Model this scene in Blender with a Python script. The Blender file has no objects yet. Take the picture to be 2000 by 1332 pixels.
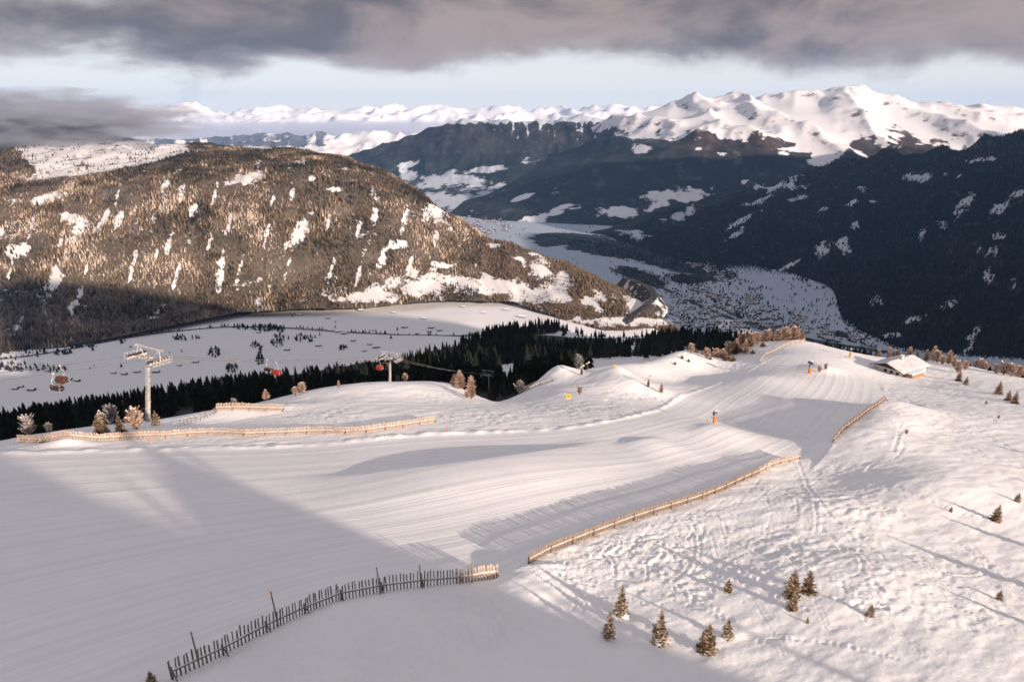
import bpy, math, random
import numpy as np
from mathutils import Vector, Matrix

random.seed(7)
rng = np.random.default_rng(7)
R = math.radians
scene = bpy.context.scene
COL = scene.collection

# ------------------------------------------------------------------ camera
PITCH = R(18.0)
FPX = 2000 * 24.0 / 36.0
cam_d = bpy.data.cameras.new('camera')
cam_d.lens = 24.0
cam_d.sensor_width = 36.0
cam_d.clip_start = 0.5
cam_d.clip_end = 200000
cam = bpy.data.objects.new('camera', cam_d)
COL.objects.link(cam)
cam.location = (0, 0, 0)
cam.rotation_euler = (math.pi / 2 - PITCH, 0, 0)
scene.camera = cam
CP, SP = math.cos(PITCH), math.sin(PITCH)

# ------------------------------------------------------------------ sun, sky, exposure
SUN_EL = R(15.5)
TS = np.array([math.cos(SUN_EL) * 0.7071, -math.cos(SUN_EL) * 0.7071, math.sin(SUN_EL)])  # towards the sun
sun_d = bpy.data.lights.new('sun', 'SUN')
sun_d.energy = 4.5
sun_d.angle = R(0.55)
sun_d.color = (1.0, 0.80, 0.65)
sun = bpy.data.objects.new('sun', sun_d)
COL.objects.link(sun)
sun.rotation_euler = Vector(TS).to_track_quat('Z', 'Y').to_euler()
sun.location = (300, -300, 200)

world = bpy.data.worlds.new('World')
scene.world = world
world.use_nodes = True


def N(nt, typ, **kw):
    n = nt.nodes.new(typ)
    ins = kw.pop('ins', {})
    for k, v in kw.items():
        setattr(n, k, v)
    for k, v in ins.items():
        if isinstance(v, bpy.types.NodeSocket):
            nt.links.new(v, n.inputs[k])
        else:
            n.inputs[k].default_value = v
    return n


def M(nt, op, a, b=None, c=None, clamp=False):
    n = nt.nodes.new('ShaderNodeMath')
    n.operation = op
    n.use_clamp = clamp
    for i, v in enumerate((a, b, c)):
        if v is None:
            continue
        if isinstance(v, bpy.types.NodeSocket):
            nt.links.new(v, n.inputs[i])
        else:
            n.inputs[i].default_value = v
    return n.outputs[0]


def SS(nt, v, lo, hi):
    n = nt.nodes.new('ShaderNodeMapRange')
    n.interpolation_type = 'SMOOTHSTEP'
    nt.links.new(v, n.inputs[0])
    n.inputs[1].default_value = lo
    n.inputs[2].default_value = hi
    return n.outputs[0]


def MIXC(nt, f, a, b):
    n = nt.nodes.new('ShaderNodeMix')
    n.data_type = 'RGBA'
    for s, v in ((n.inputs[0], f), (n.inputs[6], a), (n.inputs[7], b)):
        if isinstance(v, bpy.types.NodeSocket):
            nt.links.new(v, s)
        else:
            s.default_value = v if not isinstance(v, tuple) else (tuple(v) + (1,))[:4]
    return n.outputs[2]


def build_world():
    nt = world.node_tree
    nt.nodes.clear()
    out = nt.nodes.new('ShaderNodeOutputWorld')
    bg = nt.nodes.new('ShaderNodeBackground')
    nt.links.new(bg.outputs[0], out.inputs[0])
    bg.inputs[1].default_value = 0.12
    sky = nt.nodes.new('ShaderNodeTexSky')
    sky.sky_type = 'NISHITA'
    sky.sun_disc = False
    sky.sun_elevation = SUN_EL
    sky.sun_rotation = R(135)
    sky.altitude = 2000
    sky.air_density = 1.0
    sky.dust_density = 1.0
    sky.ozone_density = 1.0
    tc = nt.nodes.new('ShaderNodeTexCoord')
    sep = nt.nodes.new('ShaderNodeSeparateXYZ')
    nt.links.new(tc.outputs['Generated'], sep.inputs[0])
    x, y, z = sep.outputs
    cmb = N(nt, 'ShaderNodeCombineXYZ', ins={0: M(nt, 'MULTIPLY', x, 3.2), 1: M(nt, 'MULTIPLY', y, 3.2), 2: M(nt, 'MULTIPLY', z, 7.5)})
    n1 = N(nt, 'ShaderNodeTexNoise', ins={'Vector': cmb.outputs[0], 'Scale': 1.25, 'Detail': 7.0, 'Roughness': 0.55, 'Distortion': 0.25})
    off = N(nt, 'ShaderNodeVectorMath', operation='ADD', ins={0: cmb.outputs[0], 1: (13.1, 4.7, 2.2)})
    n2 = N(nt, 'ShaderNodeTexNoise', ins={'Vector': off.outputs[0], 'Scale': 1.5, 'Detail': 7.0, 'Roughness': 0.58, 'Distortion': 0.4})
    # the cloud deck closes above the horizon and opens again overhead
    deck = SS(nt, z, 0.015, 0.115)
    high = SS(nt, z, 0.22, 0.65)
    dens = M(nt, 'ADD', M(nt, 'MULTIPLY', n1.outputs[0], 2.3), M(nt, 'MULTIPLY_ADD', deck, 1.0, -1.50))
    dens = M(nt, 'SUBTRACT', dens, M(nt, 'MULTIPLY', high, 0.45))
    cover = SS(nt, dens, -0.04, 0.36)
    thick = SS(nt, dens, 0.05, 0.6)
    ccol = MIXC(nt, SS(nt, n2.outputs[0], 0.36, 0.66), (0.80, 0.70, 0.72), (2.15, 1.68, 1.50))
    ccol = MIXC(nt, thick, (2.9, 2.6, 2.5), ccol)
    # pale, dusty air towards the horizon
    haz = SS(nt, z, 0.16, 0.01)
    skyc = MIXC(nt, M(nt, 'MULTIPLY_ADD', haz, 0.30, 0.66), sky.outputs[0], MIXC(nt, haz, (3.3, 3.2, 3.5), (5.2, 4.9, 4.5)))
    fin = MIXC(nt, cover, skyc, ccol)
    nt.links.new(fin, bg.inputs[0])
    world.cycles.sampling_method = 'MANUAL'
    world.cycles.sample_map_resolution = 512


build_world()
scene.view_settings.view_transform = 'Standard'
scene.view_settings.look = 'None'
scene.view_settings.gamma = 1.0
scene.view_settings.exposure = 0.77
scene.render.engine = 'CYCLES'
cy = scene.cycles
cy.use_denoising = True
cy.max_bounces = 4
cy.diffuse_bounces = 2
cy.glossy_bounces = 1
cy.transmission_bounces = 2
cy.volume_bounces = 1
cy.transparent_max_bounces = 8
cy.use_adaptive_sampling = True
cy.adaptive_threshold = 0.02
cy.caustics_reflective = False
cy.caustics_refractive = False

# ------------------------------------------------------------------ maths helpers


def ray(px, py):
    xc = (np.asarray(px, float) - 1000) / FPX
    yc = (666 - np.asarray(py, float)) / FPX
    return xc, CP + yc * SP, -SP + yc * CP


def at(px, py, Y):
    x, y, z = ray(px, py)
    k = np.asarray(Y, float) / y
    return np.stack([x * k, y * k, z * k], -1)


def project(x, y, z):
    d = y * CP - z * SP
    v = y * SP + z * CP
    d = np.maximum(d, 1e-3)
    return 1000 + FPX * x / d, 666 - FPX * v / d


def _hash(ix, iy, seed):
    h = (ix.astype(np.int64) * 374761393 + iy.astype(np.int64) * 668265263 + seed * 974711) & 0x7fffffff
    h = ((h ^ (h >> 13)) * 1274126177) & 0x7fffffff
    return (h ^ (h >> 16)) & 0xffff


def gnoise(x, y, seed=0):
    """gradient noise, about -0.7..0.7"""
    x = np.asarray(x, float); y = np.asarray(y, float)
    ix = np.floor(x); iy = np.floor(y)
    fx = x - ix; fy = y - iy
    u = fx * fx * fx * (fx * (fx * 6 - 15) + 10)
    v = fy * fy * fy * (fy * (fy * 6 - 15) + 10)

    def g(dx, dy):
        a = _hash(ix + dx, iy + dy, seed) * (2 * math.pi / 65536)
        return np.cos(a) * (fx - dx) + np.sin(a) * (fy - dy)
    a = g(0, 0); b = g(1, 0); c = g(0, 1); d = g(1, 1)
    return (a + (b - a) * u) * (1 - v) + (c + (d - c) * u) * v


def fbm(x, y, octv=5, seed=0, gain=0.5, ridged=False):
    s = np.zeros(np.broadcast(x, y).shape); amp = 1.0; f = 1.0
    for o in range(octv):
        n = gnoise(x * f + 17.3 * o, y * f - 9.1 * o, seed + o)
        if ridged:
            n = 0.6 - np.abs(n) * 2.0
        s += n * amp
        amp *= gain; f *= 2.03
    return s


def rmf(x, y, octv=6, seed=0, gain=0.5):
    """ridged multifractal 0..about 1.6: sharp crests, smooth hollows"""
    s = np.zeros(np.broadcast(x, y).shape); w = np.ones_like(s); amp = 1.0; f = 1.0
    for o in range(octv):
        n = 1 - np.abs(gnoise(x * f + 31.7 * o, y * f - 12.9 * o, seed + o)) * 2.2
        n = np.clip(n, 0, 1) ** 2 * w
        s += n * amp
        w = np.clip(n * 1.8, 0, 1)
        amp *= gain; f *= 2.07
    return s


def sstep(x, a, b):
    t = np.clip((np.asarray(x, float) - a) / (b - a), 0, 1)
    return t * t * (3 - 2 * t)


class TPS:
    """thin plate spline through control points"""
    def __init__(self, P, V, reg=0.0):
        P = np.asarray(P, float); V = np.asarray(V, float)
        self.s = np.abs(P).max(); P = P / self.s
        n = len(P)
        d = np.linalg.norm(P[:, None] - P[None], axis=2)
        K = np.where(d > 0, d * d * np.log(np.maximum(d, 1e-12)), 0) + reg * np.eye(n)
        Q = np.c_[np.ones(n), P]
        A = np.block([[K, Q], [Q.T, np.zeros((3, 3))]])
        sol = np.linalg.solve(A, np.r_[V, np.zeros(3)])
        self.P = P; self.w = sol[:n]; self.a = sol[n:]

    def __call__(self, x, y):
        x = np.asarray(x, float) / self.s; y = np.asarray(y, float) / self.s
        r = self.a[0] + self.a[1] * x + self.a[2] * y
        for (px, py), w in zip(self.P, self.w):
            d2 = (x - px) ** 2 + (y - py) ** 2
            r = r + w * 0.5 * d2 * np.log(np.maximum(d2, 1e-20))
        return r


# ------------------------------------------------------------------ mesh helpers

def mesh_np(name, verts, faces, mats=(), fmat=None, smooth=False):
    """faces: (M,3) or (M,4) int array"""
    me = bpy.data.meshes.new(name)
    verts = np.ascontiguousarray(verts, np.float32); faces = np.ascontiguousarray(faces, np.int32)
    k = faces.shape[1]
    me.vertices.add(len(verts)); me.vertices.foreach_set('co', verts.ravel())
    me.loops.add(faces.size); me.loops.foreach_set('vertex_index', faces.ravel())
    me.polygons.add(len(faces))
    me.polygons.foreach_set('loop_start', np.arange(0, faces.size, k, dtype=np.int32))
    if fmat is not None:
        me.polygons.foreach_set('material_index', np.ascontiguousarray(fmat, np.int32))
    for m in mats:
        me.materials.append(m)
    me.update(calc_edges=True)
    me.validate()
    me.polygons.foreach_set('use_smooth', np.full(len(me.polygons), bool(smooth)))
    return me


def vattr(me, name, vals):
    a = me.attributes.new(name, 'FLOAT', 'POINT')
    a.data.foreach_set('value', np.ascontiguousarray(vals, np.float32))


def obj(name, me, parent=None, loc=None, rot=None, scl=None, label=None, cat=None, group=None, kind=None):
    o = bpy.data.objects.new(name, me)
    COL.objects.link(o)
    if parent is not None:
        o.parent = parent
    if loc is not None:
        o.location = [float(v) for v in loc]
    if rot is not None:
        o.rotation_euler = rot
    if scl is not None:
        o.scale = scl
    if label:
        o['label'] = label
    if cat:
        o['category'] = cat
    if group:
        o['group'] = group
    if kind:
        o['kind'] = kind
    return o


def grid_faces(nu, nv):
    """vertex index = v*nu+u"""
    i = np.arange(nu - 1)[None, :] + np.arange(nv - 1)[:, None] * nu
    i = i.ravel()
    return np.stack([i, i + 1, i + 1 + nu, i + nu], -1)


class MB:
    """collects boxes, tubes and triangles into one mesh"""
    def __init__(self):
        self.v = []; self.f = []; self.m = []

    def poly(self, pts, faces, m=0):
        b = len(self.v)
        self.v += [tuple(p) for p in pts]
        for f in faces:
            self.f.append([b + i for i in f]); self.m.append(m)

    def box(self, c, s, m=0, rot=None):
        c = Vector(c); hx, hy, hz = s[0] / 2, s[1] / 2, s[2] / 2
        pts = [Vector((a * hx, b * hy, d * hz)) for d in (-1, 1) for a, b in ((-1, -1), (1, -1), (1, 1), (-1, 1))]
        if rot is not None:
            pts = [rot @ p for p in pts]
        self.poly([p + c for p in pts], [(3, 2, 1, 0), (4, 5, 6, 7), (0, 1, 5, 4), (1, 2, 6, 5), (2, 3, 7, 6), (3, 0, 4, 7)], m)

    def tube(self, pts, rad, n=6, m=0, caps=True):
        pts = [Vector(p) for p in pts]
        if not isinstance(rad, (list, tuple)):
            rad = [rad] * len(pts)
        b = len(self.v)
        ref = Vector((0, 0, 1))
        for i, p in enumerate(pts):
            t = (pts[min(i + 1, len(pts) - 1)] - pts[max(i - 1, 0)])
            if t.length < 1e-9:
                t = Vector((0, 0, 1))
            t.normalize()
            r_ = ref if abs(t.dot(ref)) < 0.95 else Vector((1, 0, 0))
            a = t.cross(r_).normalized(); c = a.cross(t)
            for k in range(n):
                an = 2 * math.pi * k / n
                self.v.append(tuple(p + (a * math.cos(an) + c * math.sin(an)) * rad[i]))
        for i in range(len(pts) - 1):
            for k in range(n):
                k2 = (k + 1) % n
                self.f.append([b + i * n + k, b + i * n + k2, b + (i + 1) * n + k2, b + (i + 1) * n + k]); self.m.append(m)
        if caps:
            self.f.append([b + k for k in range(n)][::-1]); self.m.append(m)
            e = b + (len(pts) - 1) * n
            self.f.append([e + k for k in range(n)]); self.m.append(m)

    def mesh(self, name, mats, smooth=False):
        me = bpy.data.meshes.new(name)
        me.from_pydata(self.v, [], self.f)
        for m in mats:
            me.materials.append(m)
        me.polygons.foreach_set('material_index', np.array(self.m, np.int32))
        me.polygons.foreach_set('use_smooth', np.full(len(me.polygons), bool(smooth)))
        me.update()
        return me


# ------------------------------------------------------------------ materials
MAT = {}


def mat_base(name, rough=0.7, spec=0.3):
    m = bpy.data.materials.new(name)
    m.use_nodes = True
    nt = m.node_tree
    b = nt.nodes['Principled BSDF']
    b.inputs['Roughness'].default_value = rough
    b.inputs['Specular IOR Level'].default_value = spec
    MAT[name] = m
    return m, nt, b


def mat_noise(name, c1, c2, scale=5.0, rough=0.7, spec=0.3, detail=4, lo=0.35, hi=0.65, coord='Object', bump=0.0, stretch=None, metal=0.0):
    m, nt, b = mat_base(name, rough, spec)
    tc = nt.nodes.new('ShaderNodeTexCoord')
    v = tc.outputs[coord]
    if stretch:
        mp = N(nt, 'ShaderNodeMapping', ins={'Vector': v, 'Scale': stretch}); v = mp.outputs[0]
    n = N(nt, 'ShaderNodeTexNoise', ins={'Vector': v, 'Scale': scale, 'Detail': detail})
    f = SS(nt, n.outputs[0], lo, hi)
    nt.links.new(MIXC(nt, f, c1, c2), b.inputs['Base Color'])
    b.inputs['Metallic'].default_value = metal
    if bump:
        bp = N(nt, 'ShaderNodeBump', ins={'Strength': 1.0, 'Distance': bump, 'Height': n.outputs[0]})
        nt.links.new(bp.outputs[0], b.inputs['Normal'])
    return m


def mat_snow_near():
    m, nt, b = mat_base('snow_near', 0.55, 0.25)
    geo = nt.nodes.new('ShaderNodeNewGeometry')
    P = geo.outputs['Position']
    n0 = N(nt, 'ShaderNodeTexNoise', ins={'Vector': P, 'Scale': 0.25, 'Detail': 5.0})
    n1 = N(nt, 'ShaderNodeTexNoise', ins={'Vector': P, 'Scale': 2.2, 'Detail': 6.0, 'Roughness': 0.6})
    n2 = N(nt, 'ShaderNodeTexNoise', ins={'Vector': P, 'Scale': 14.0, 'Detail': 4.0})
    at_r = N(nt, 'ShaderNodeAttribute', attribute_name='rough')
    col = MIXC(nt, SS(nt, n0.outputs[0], 0.3, 0.7), (0.87, 0.875, 0.89), (0.91, 0.91, 0.92))
    snow_col = col
    h = M(nt, 'ADD', M(nt, 'MULTIPLY', n1.outputs[0], 0.16), M(nt, 'MULTIPLY', n2.outputs[0], 0.045))
    h = M(nt, 'MULTIPLY', h, M(nt, 'MULTIPLY_ADD', at_r.outputs['Fac'], 1.0, 0.10))
    # comb lines left by the groomer, running along the piste
    wa = N(nt, 'ShaderNodeAttribute', attribute_name='across').outputs['Fac']
    sp_ = N(nt, 'ShaderNodeSeparateXYZ', ins={0: P})
    cmb = N(nt, 'ShaderNodeCombineXYZ', ins={0: M(nt, 'MULTIPLY', wa, 150.0), 1: M(nt, 'MULTIPLY', M(nt, 'ADD', sp_.outputs[0], sp_.outputs[1]), 0.012), 2: 0.0})
    s1 = N(nt, 'ShaderNodeTexNoise', noise_dimensions='2D', ins={'Vector': cmb.outputs[0], 'Scale': 1.0, 'Detail': 4.0, 'Roughness': 0.6})
    s0 = N(nt, 'ShaderNodeTexNoise', noise_dimensions='2D', ins={'Vector': cmb.outputs[0], 'Scale': 0.35, 'Detail': 5.0, 'Roughness': 0.7})
    onp = M(nt, 'MULTIPLY', M(nt, 'GREATER_THAN', wa, 0.0), M(nt, 'SUBTRACT', 1.0, at_r.outputs['Fac'], clamp=True))
    h = M(nt, 'ADD', h, M(nt, 'MULTIPLY', M(nt, 'MULTIPLY', s1.outputs[0], 0.07), onp))
    icy = M(nt, 'MULTIPLY', SS(nt, s0.outputs[0], 0.48, 0.62), M(nt, 'MULTIPLY', onp, 0.55))     # packed, slightly greyer lanes
    nt.links.new(MIXC(nt, icy, snow_col, (0.80, 0.80, 0.83)), b.inputs['Base Color'])
    bp = N(nt, 'ShaderNodeBump', ins={'Strength': 0.7, 'Distance': 1.0, 'Height': h})
    nt.links.new(bp.outputs[0], b.inputs['Normal'])
    return m


def mat_hill(name, snow=(0.74, 0.76, 0.80), forest=(0.018, 0.026, 0.026), larch=(0.10, 0.058, 0.035), grain=0.02, rock=None, bump=6.0, amount=1.15):
    m, nt, b = mat_base(name, 0.8, 0.1)
    geo = nt.nodes.new('ShaderNodeNewGeometry')
    P = geo.outputs['Position']
    fo = N(nt, 'ShaderNodeAttribute', attribute_name='forest').outputs['Fac']
    la = N(nt, 'ShaderNodeAttribute', attribute_name='larch').outputs['Fac']
    n1 = N(nt, 'ShaderNodeTexNoise', ins={'Vector': P, 'Scale': grain, 'Detail': 6.0, 'Roughness': 0.65})
    n2 = N(nt, 'ShaderNodeTexNoise', ins={'Vector': P, 'Scale': grain * 0.18, 'Detail': 5.0, 'Roughness': 0.6})
    t = M(nt, 'ADD', fo, M(nt, 'ADD', M(nt, 'MULTIPLY_ADD', n1.outputs[0], amount, -amount * 0.5), M(nt, 'MULTIPLY_ADD', n2.outputs[0], amount, -amount * 0.5)))
    f = SS(nt, t, 0.42, 0.58)
    fc = MIXC(nt, M(nt, 'MULTIPLY', la, SS(nt, n2.outputs[0], 0.3, 0.7), clamp=True), forest, larch)
    fc = MIXC(nt, M(nt, 'MULTIPLY', SS(nt, n2.outputs[0], 0.42, 0.70), 0.55), fc, tuple(c_ * 2.4 for c_ in forest))
    fc = MIXC(nt, M(nt, 'MULTIPLY', SS(nt, n1.outputs[0], 0.52, 0.72), 0.40), fc, (0.16, 0.17, 0.19))
    sn = snow
    if rock:
        ro = N(nt, 'ShaderNodeAttribute', attribute_name='rock').outputs['Fac']
        rk = SS(nt, M(nt, 'ADD', ro, M(nt, 'MULTIPLY_ADD', n1.outputs[0], 1.0, -0.5)), 0.45, 0.6)
        sn = MIXC(nt, rk, snow, rock)
    nt.links.new(MIXC(nt, f, sn, fc), b.inputs['Base Color'])
    hgt = M(nt, 'MULTIPLY', M(nt, 'ADD', n1.outputs[0], M(nt, 'MULTIPLY', n2.outputs[0], 1.5)), M(nt, 'MULTIPLY_ADD', f, 1.0, 0.3))
    bp = N(nt, 'ShaderNodeBump', ins={'Strength': 0.8, 'Distance': bump, 'Height': hgt})
    nt.links.new(bp.outputs[0], b.inputs['Normal'])
    return m


def mat_tint(name, cols, rough=0.85, frost=None):
    """colour picked by a per-vertex 'tint' attribute, with frost on what faces up"""
    m, nt, b = mat_base(name, rough, 0.1)
    t = N(nt, 'ShaderNodeAttribute', attribute_name='tint').outputs['Fac']
    cr = nt.nodes.new('ShaderNodeValToRGB')
    nt.links.new(t, cr.inputs[0])
    e = cr.color_ramp.elements
    while len(e) < len(cols):
        e.new(0.5)
    for i, c in enumerate(cols):
        e[i].position = i / (len(cols) - 1); e[i].color = tuple(c) + (1,)
    nt.links.new(cr.outputs[0], b.inputs['Base Color'])
    return m


mat_snow_near()
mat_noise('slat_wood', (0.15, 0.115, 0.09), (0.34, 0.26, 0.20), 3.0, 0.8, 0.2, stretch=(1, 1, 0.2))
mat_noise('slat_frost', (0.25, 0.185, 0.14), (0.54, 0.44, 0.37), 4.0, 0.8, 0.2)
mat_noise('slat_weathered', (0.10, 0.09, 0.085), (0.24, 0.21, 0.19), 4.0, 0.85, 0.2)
mat_noise('snow_piece', (0.80, 0.80, 0.82), (0.87, 0.87, 0.88), 3.0, 0.6, 0.2, bump=0.03)
mat_noise('galvanised', (0.26, 0.26, 0.27), (0.48, 0.46, 0.45), 1.5, 0.5, 0.5, metal=0.25)
mat_noise('frosted_steel', (0.32, 0.28, 0.26), (0.66, 0.62, 0.58), 2.5, 0.7, 0.3, bump=0.03)
mat_noise('rope_steel', (0.10, 0.10, 0.11), (0.2, 0.2, 0.2), 1.0, 0.5, 0.4)
mat_noise('bubble_brown', (0.06, 0.022, 0.012), (0.12, 0.04, 0.02), 2.0, 0.25, 0.5)
mat_noise('bubble_red', (0.24, 0.018, 0.014), (0.36, 0.03, 0.025), 2.0, 0.3, 0.5)
mat_noise('seat_black', (0.02, 0.02, 0.022), (0.05, 0.05, 0.05), 4.0, 0.6, 0.3)
mat_noise('orange_pad', (0.70, 0.17, 0.02), (0.85, 0.26, 0.05), 2.0, 0.6, 0.3)
mat_noise('gun_blue', (0.05, 0.07, 0.12), (0.10, 0.12, 0.18), 2.0, 0.5, 0.4)
mat_noise('sign_yellow', (0.80, 0.46, 0.03), (0.85, 0.52, 0.06), 2.0, 0.6, 0.3)
mat_noise('marker_red', (0.6, 0.05, 0.03), (0.7, 0.08, 0.05), 2.0, 0.6, 0.3)
mat_noise('plaster', (0.62, 0.58, 0.53), (0.74, 0.70, 0.66), 1.2, 0.9, 0.1)
mat_noise('brown_wood', (0.055, 0.03, 0.018), (0.12, 0.065, 0.04), 2.0, 0.8, 0.2, stretch=(6, 6, 0.5))
mat_noise('tan_wood', (0.30, 0.17, 0.09), (0.42, 0.26, 0.15), 2.0, 0.8, 0.2, stretch=(6, 6, 0.5))
mat_noise('glass', (0.02, 0.025, 0.03), (0.05, 0.05, 0.06), 1.0, 0.1, 0.6)
mat_noise('bark', (0.05, 0.035, 0.025), (0.11, 0.08, 0.06), 4.0, 0.9, 0.1)
mat_noise('asphalt', (0.045, 0.047, 0.052), (0.075, 0.077, 0.08), 0.02, 0.9, 0.2, coord='Object')
mat_noise('house_wall', (0.10, 0.075, 0.06), (0.33, 0.28, 0.25), 0.004, 0.9, 0.1, coord='Object')
mat_noise('barn_wood', (0.045, 0.032, 0.025), (0.09, 0.065, 0.05), 0.6, 0.9, 0.1)
mat_noise('frost_twig', (0.42, 0.29, 0.21), (0.74, 0.60, 0.50), 2.0, 0.85, 0.1)
mat_noise('frost_twig_pale', (0.40, 0.36, 0.35), (0.70, 0.66, 0.65), 2.0, 0.85, 0.1)
mat_tint('spruce_needles', [(0.06, 0.05, 0.028), (0.19, 0.125, 0.068), (0.38, 0.26, 0.15), (0.80, 0.70, 0.62)])
mat_tint('frost_needles', [(0.30, 0.19, 0.13), (0.55, 0.38, 0.28), (0.74, 0.55, 0.44), (0.88, 0.76, 0.68)])
mat_tint('pale_needles', [(0.14, 0.12, 0.11), (0.28, 0.25, 0.24), (0.45, 0.41, 0.40), (0.75, 0.72, 0.71)])
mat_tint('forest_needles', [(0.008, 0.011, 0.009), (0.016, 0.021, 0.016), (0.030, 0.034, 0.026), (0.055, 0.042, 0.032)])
mat_tint('slope_needles', [(0.026, 0.024, 0.017), (0.085, 0.064, 0.042), (0.26, 0.19, 0.13), (0.62, 0.52, 0.44)])
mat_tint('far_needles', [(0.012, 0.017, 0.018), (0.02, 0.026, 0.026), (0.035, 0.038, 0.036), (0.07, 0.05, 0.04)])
mat_hill('hill_left', snow=(0.72, 0.71, 0.72), forest=(0.09, 0.075, 0.058), larch=(0.16, 0.10, 0.07), grain=0.035, bump=3.0, amount=1.5)
mat_hill('hill_terrace', snow=(0.80, 0.80, 0.82), grain=0.03, bump=1.0)
mat_hill('hill_valley_shaded', snow=(0.38, 0.44, 0.53), grain=0.012, bump=2.0)  # snow colour darkened and blued to carry the valley's shade
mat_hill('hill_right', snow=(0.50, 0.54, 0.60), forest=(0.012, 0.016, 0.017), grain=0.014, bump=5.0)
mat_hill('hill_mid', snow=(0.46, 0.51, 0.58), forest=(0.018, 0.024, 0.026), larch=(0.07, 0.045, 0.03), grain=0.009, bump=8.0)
mat_hill('hill_peaks', snow=(0.74, 0.74, 0.77), forest=(0.018, 0.024, 0.026), larch=(0.11, 0.06, 0.04), grain=0.006, rock=(0.16, 0.14, 0.135), bump=5.0, amount=1.7)
mat_hill('hill_far', snow=(0.84, 0.83, 0.84), forest=(0.10, 0.11, 0.13), grain=0.002, rock=(0.22, 0.2, 0.2), bump=40.0)

# ================================================================== FOREGROUND HEIGHT
CTRL = [  # (px, py, forward distance)
    (0, 1332, 31), (1000, 1332, 33), (2000, 1332, 36.5), (500, 1250, 37), (1500, 1230, 41.2),
    (0, 1100, 47), (500, 1080, 50), (1000, 1100, 50.5), (1500, 1080, 54), (2000, 1100, 58.5),
    (0, 950, 67), (500, 950, 69), (1000, 950, 72), (1540, 900, 92), (1800, 950, 80), (2000, 950, 85),
    (0, 885, 83), (300, 880, 86), (600, 870, 91), (900, 855, 97), (1200, 850, 101),
    (1400, 840, 108), (1600, 858, 112), (1665, 852, 106), (1730, 790, 143), (1690, 790, 149), (1800, 850, 114), (2000, 850, 121),
    (1200, 800, 124), (1000, 800, 121), (700, 800, 116), (450, 820, 113),
    (1500, 790, 140), (1560, 750, 170), (1620, 710, 200), (1760, 745, 191), (1900, 760, 178), (2000, 765, 176),
    (1300, 785, 146), (1320, 745, 193), (1385, 728, 211), (1430, 760, 165), (1480, 735, 178), (1410, 700, 241), (1520, 695, 212),
    (1180, 765, 148), (960, 790, 131), (1090, 760, 150), (1150, 735, 178),
]
CREST = [(-700, 930, 80), (-300, 890, 88), (0, 854, 98), (175, 826, 111), (325, 814, 119), (420, 803, 126), (547, 779, 137), (650, 757, 146), (725, 745, 151),
         (787, 740, 153), (875, 745, 152), (925, 768, 146), (970, 781, 143), (1010, 770, 152), (1060, 752, 165), (1100, 740, 176), (1150, 718, 190), (1250, 708, 205),
         (1340, 682, 232), (1450, 672, 245), (1520, 664, 240), (1560, 661, 243), (1600, 669, 243), (1660, 686, 243), (1720, 694, 243),
         (1850, 705, 232), (2000, 735, 210), (2300, 790, 195), (2700, 850, 175)]
_flat = lambda px, Y: Y * (1 - 0.055 * min(1, max(0, (Y - 58) / 50)) * (1 if px < 1350 else max(0, (1500 - px) / 150)))
CTRL = [(a_, b_, _flat(a_, c_)) for a_, b_, c_ in CTRL]; CREST = [(a_, b_, _flat(a_, c_)) for a_, b_, c_ in CREST]
pts = []; val = []
for px, py, Y in CTRL + [c for c in CREST]:
    p = at(px, py, Y); pts.append(p[:2]); val.append(p[2])
for p in [(0, -20, -25), (-70, 0, -31), (60, -15, -31), (0, -100, -14), (80, -110, -14), (150, -60, -24), (150, 10, -42), (-110, -80, -16),
          (230, 60, -74), (300, 150, -100), (250, 200, -98), (-160, 40, -42), (-200, 100, -52), (-160, -40, -30), (300, -80, -60), (120, 40, -47), (40, 10, -32), (-40, 15, -31)]:
    pts.append(p[:2]); val.append(p[2])
_h0 = TPS(pts, val, reg=2e-6)
_cu = np.array([ray(c[0], c[1])[0] / ray(c[0], c[1])[1] for c in CREST])
_cy = np.array([c[2] for c in CREST]) + 5.0


def crest_drop(x, y):
    u = x / np.maximum(y, 20.0)
    yc = np.interp(u, _cu, _cy)
    t = (y - yc) / 4.5
    sp = np.where(t > 30, t, np.log1p(np.exp(np.clip(t, -50, 30))))
    return 0.50 * 4.5 * sp * (y > 15)


def h_base(x, y):
    return _h0(x, y) - crest_drop(x, y)


def hit_on(hf, px, py, y0=22, y1=330, n=700):
    dx, dy, dz = ray(px, py)
    Y = np.geomspace(y0, y1, n)
    X = Y * dx / dy; Z = Y * dz / dy
    g = hf(X, Y) - Z
    k = np.argmax(g > 0)
    if g[k] <= 0:
        return None
    if k == 0:
        return np.array([X[0], Y[0], Z[0]])
    t = g[k - 1] / (g[k - 1] - g[k])
    y_ = Y[k - 1] + (Y[k] - Y[k - 1]) * t
    return np.array([y_ * dx / dy, y_, y_ * dz / dy])


def hits(hf, pl):
    return [hit_on(hf, a, b) for a, b in pl]


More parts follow.
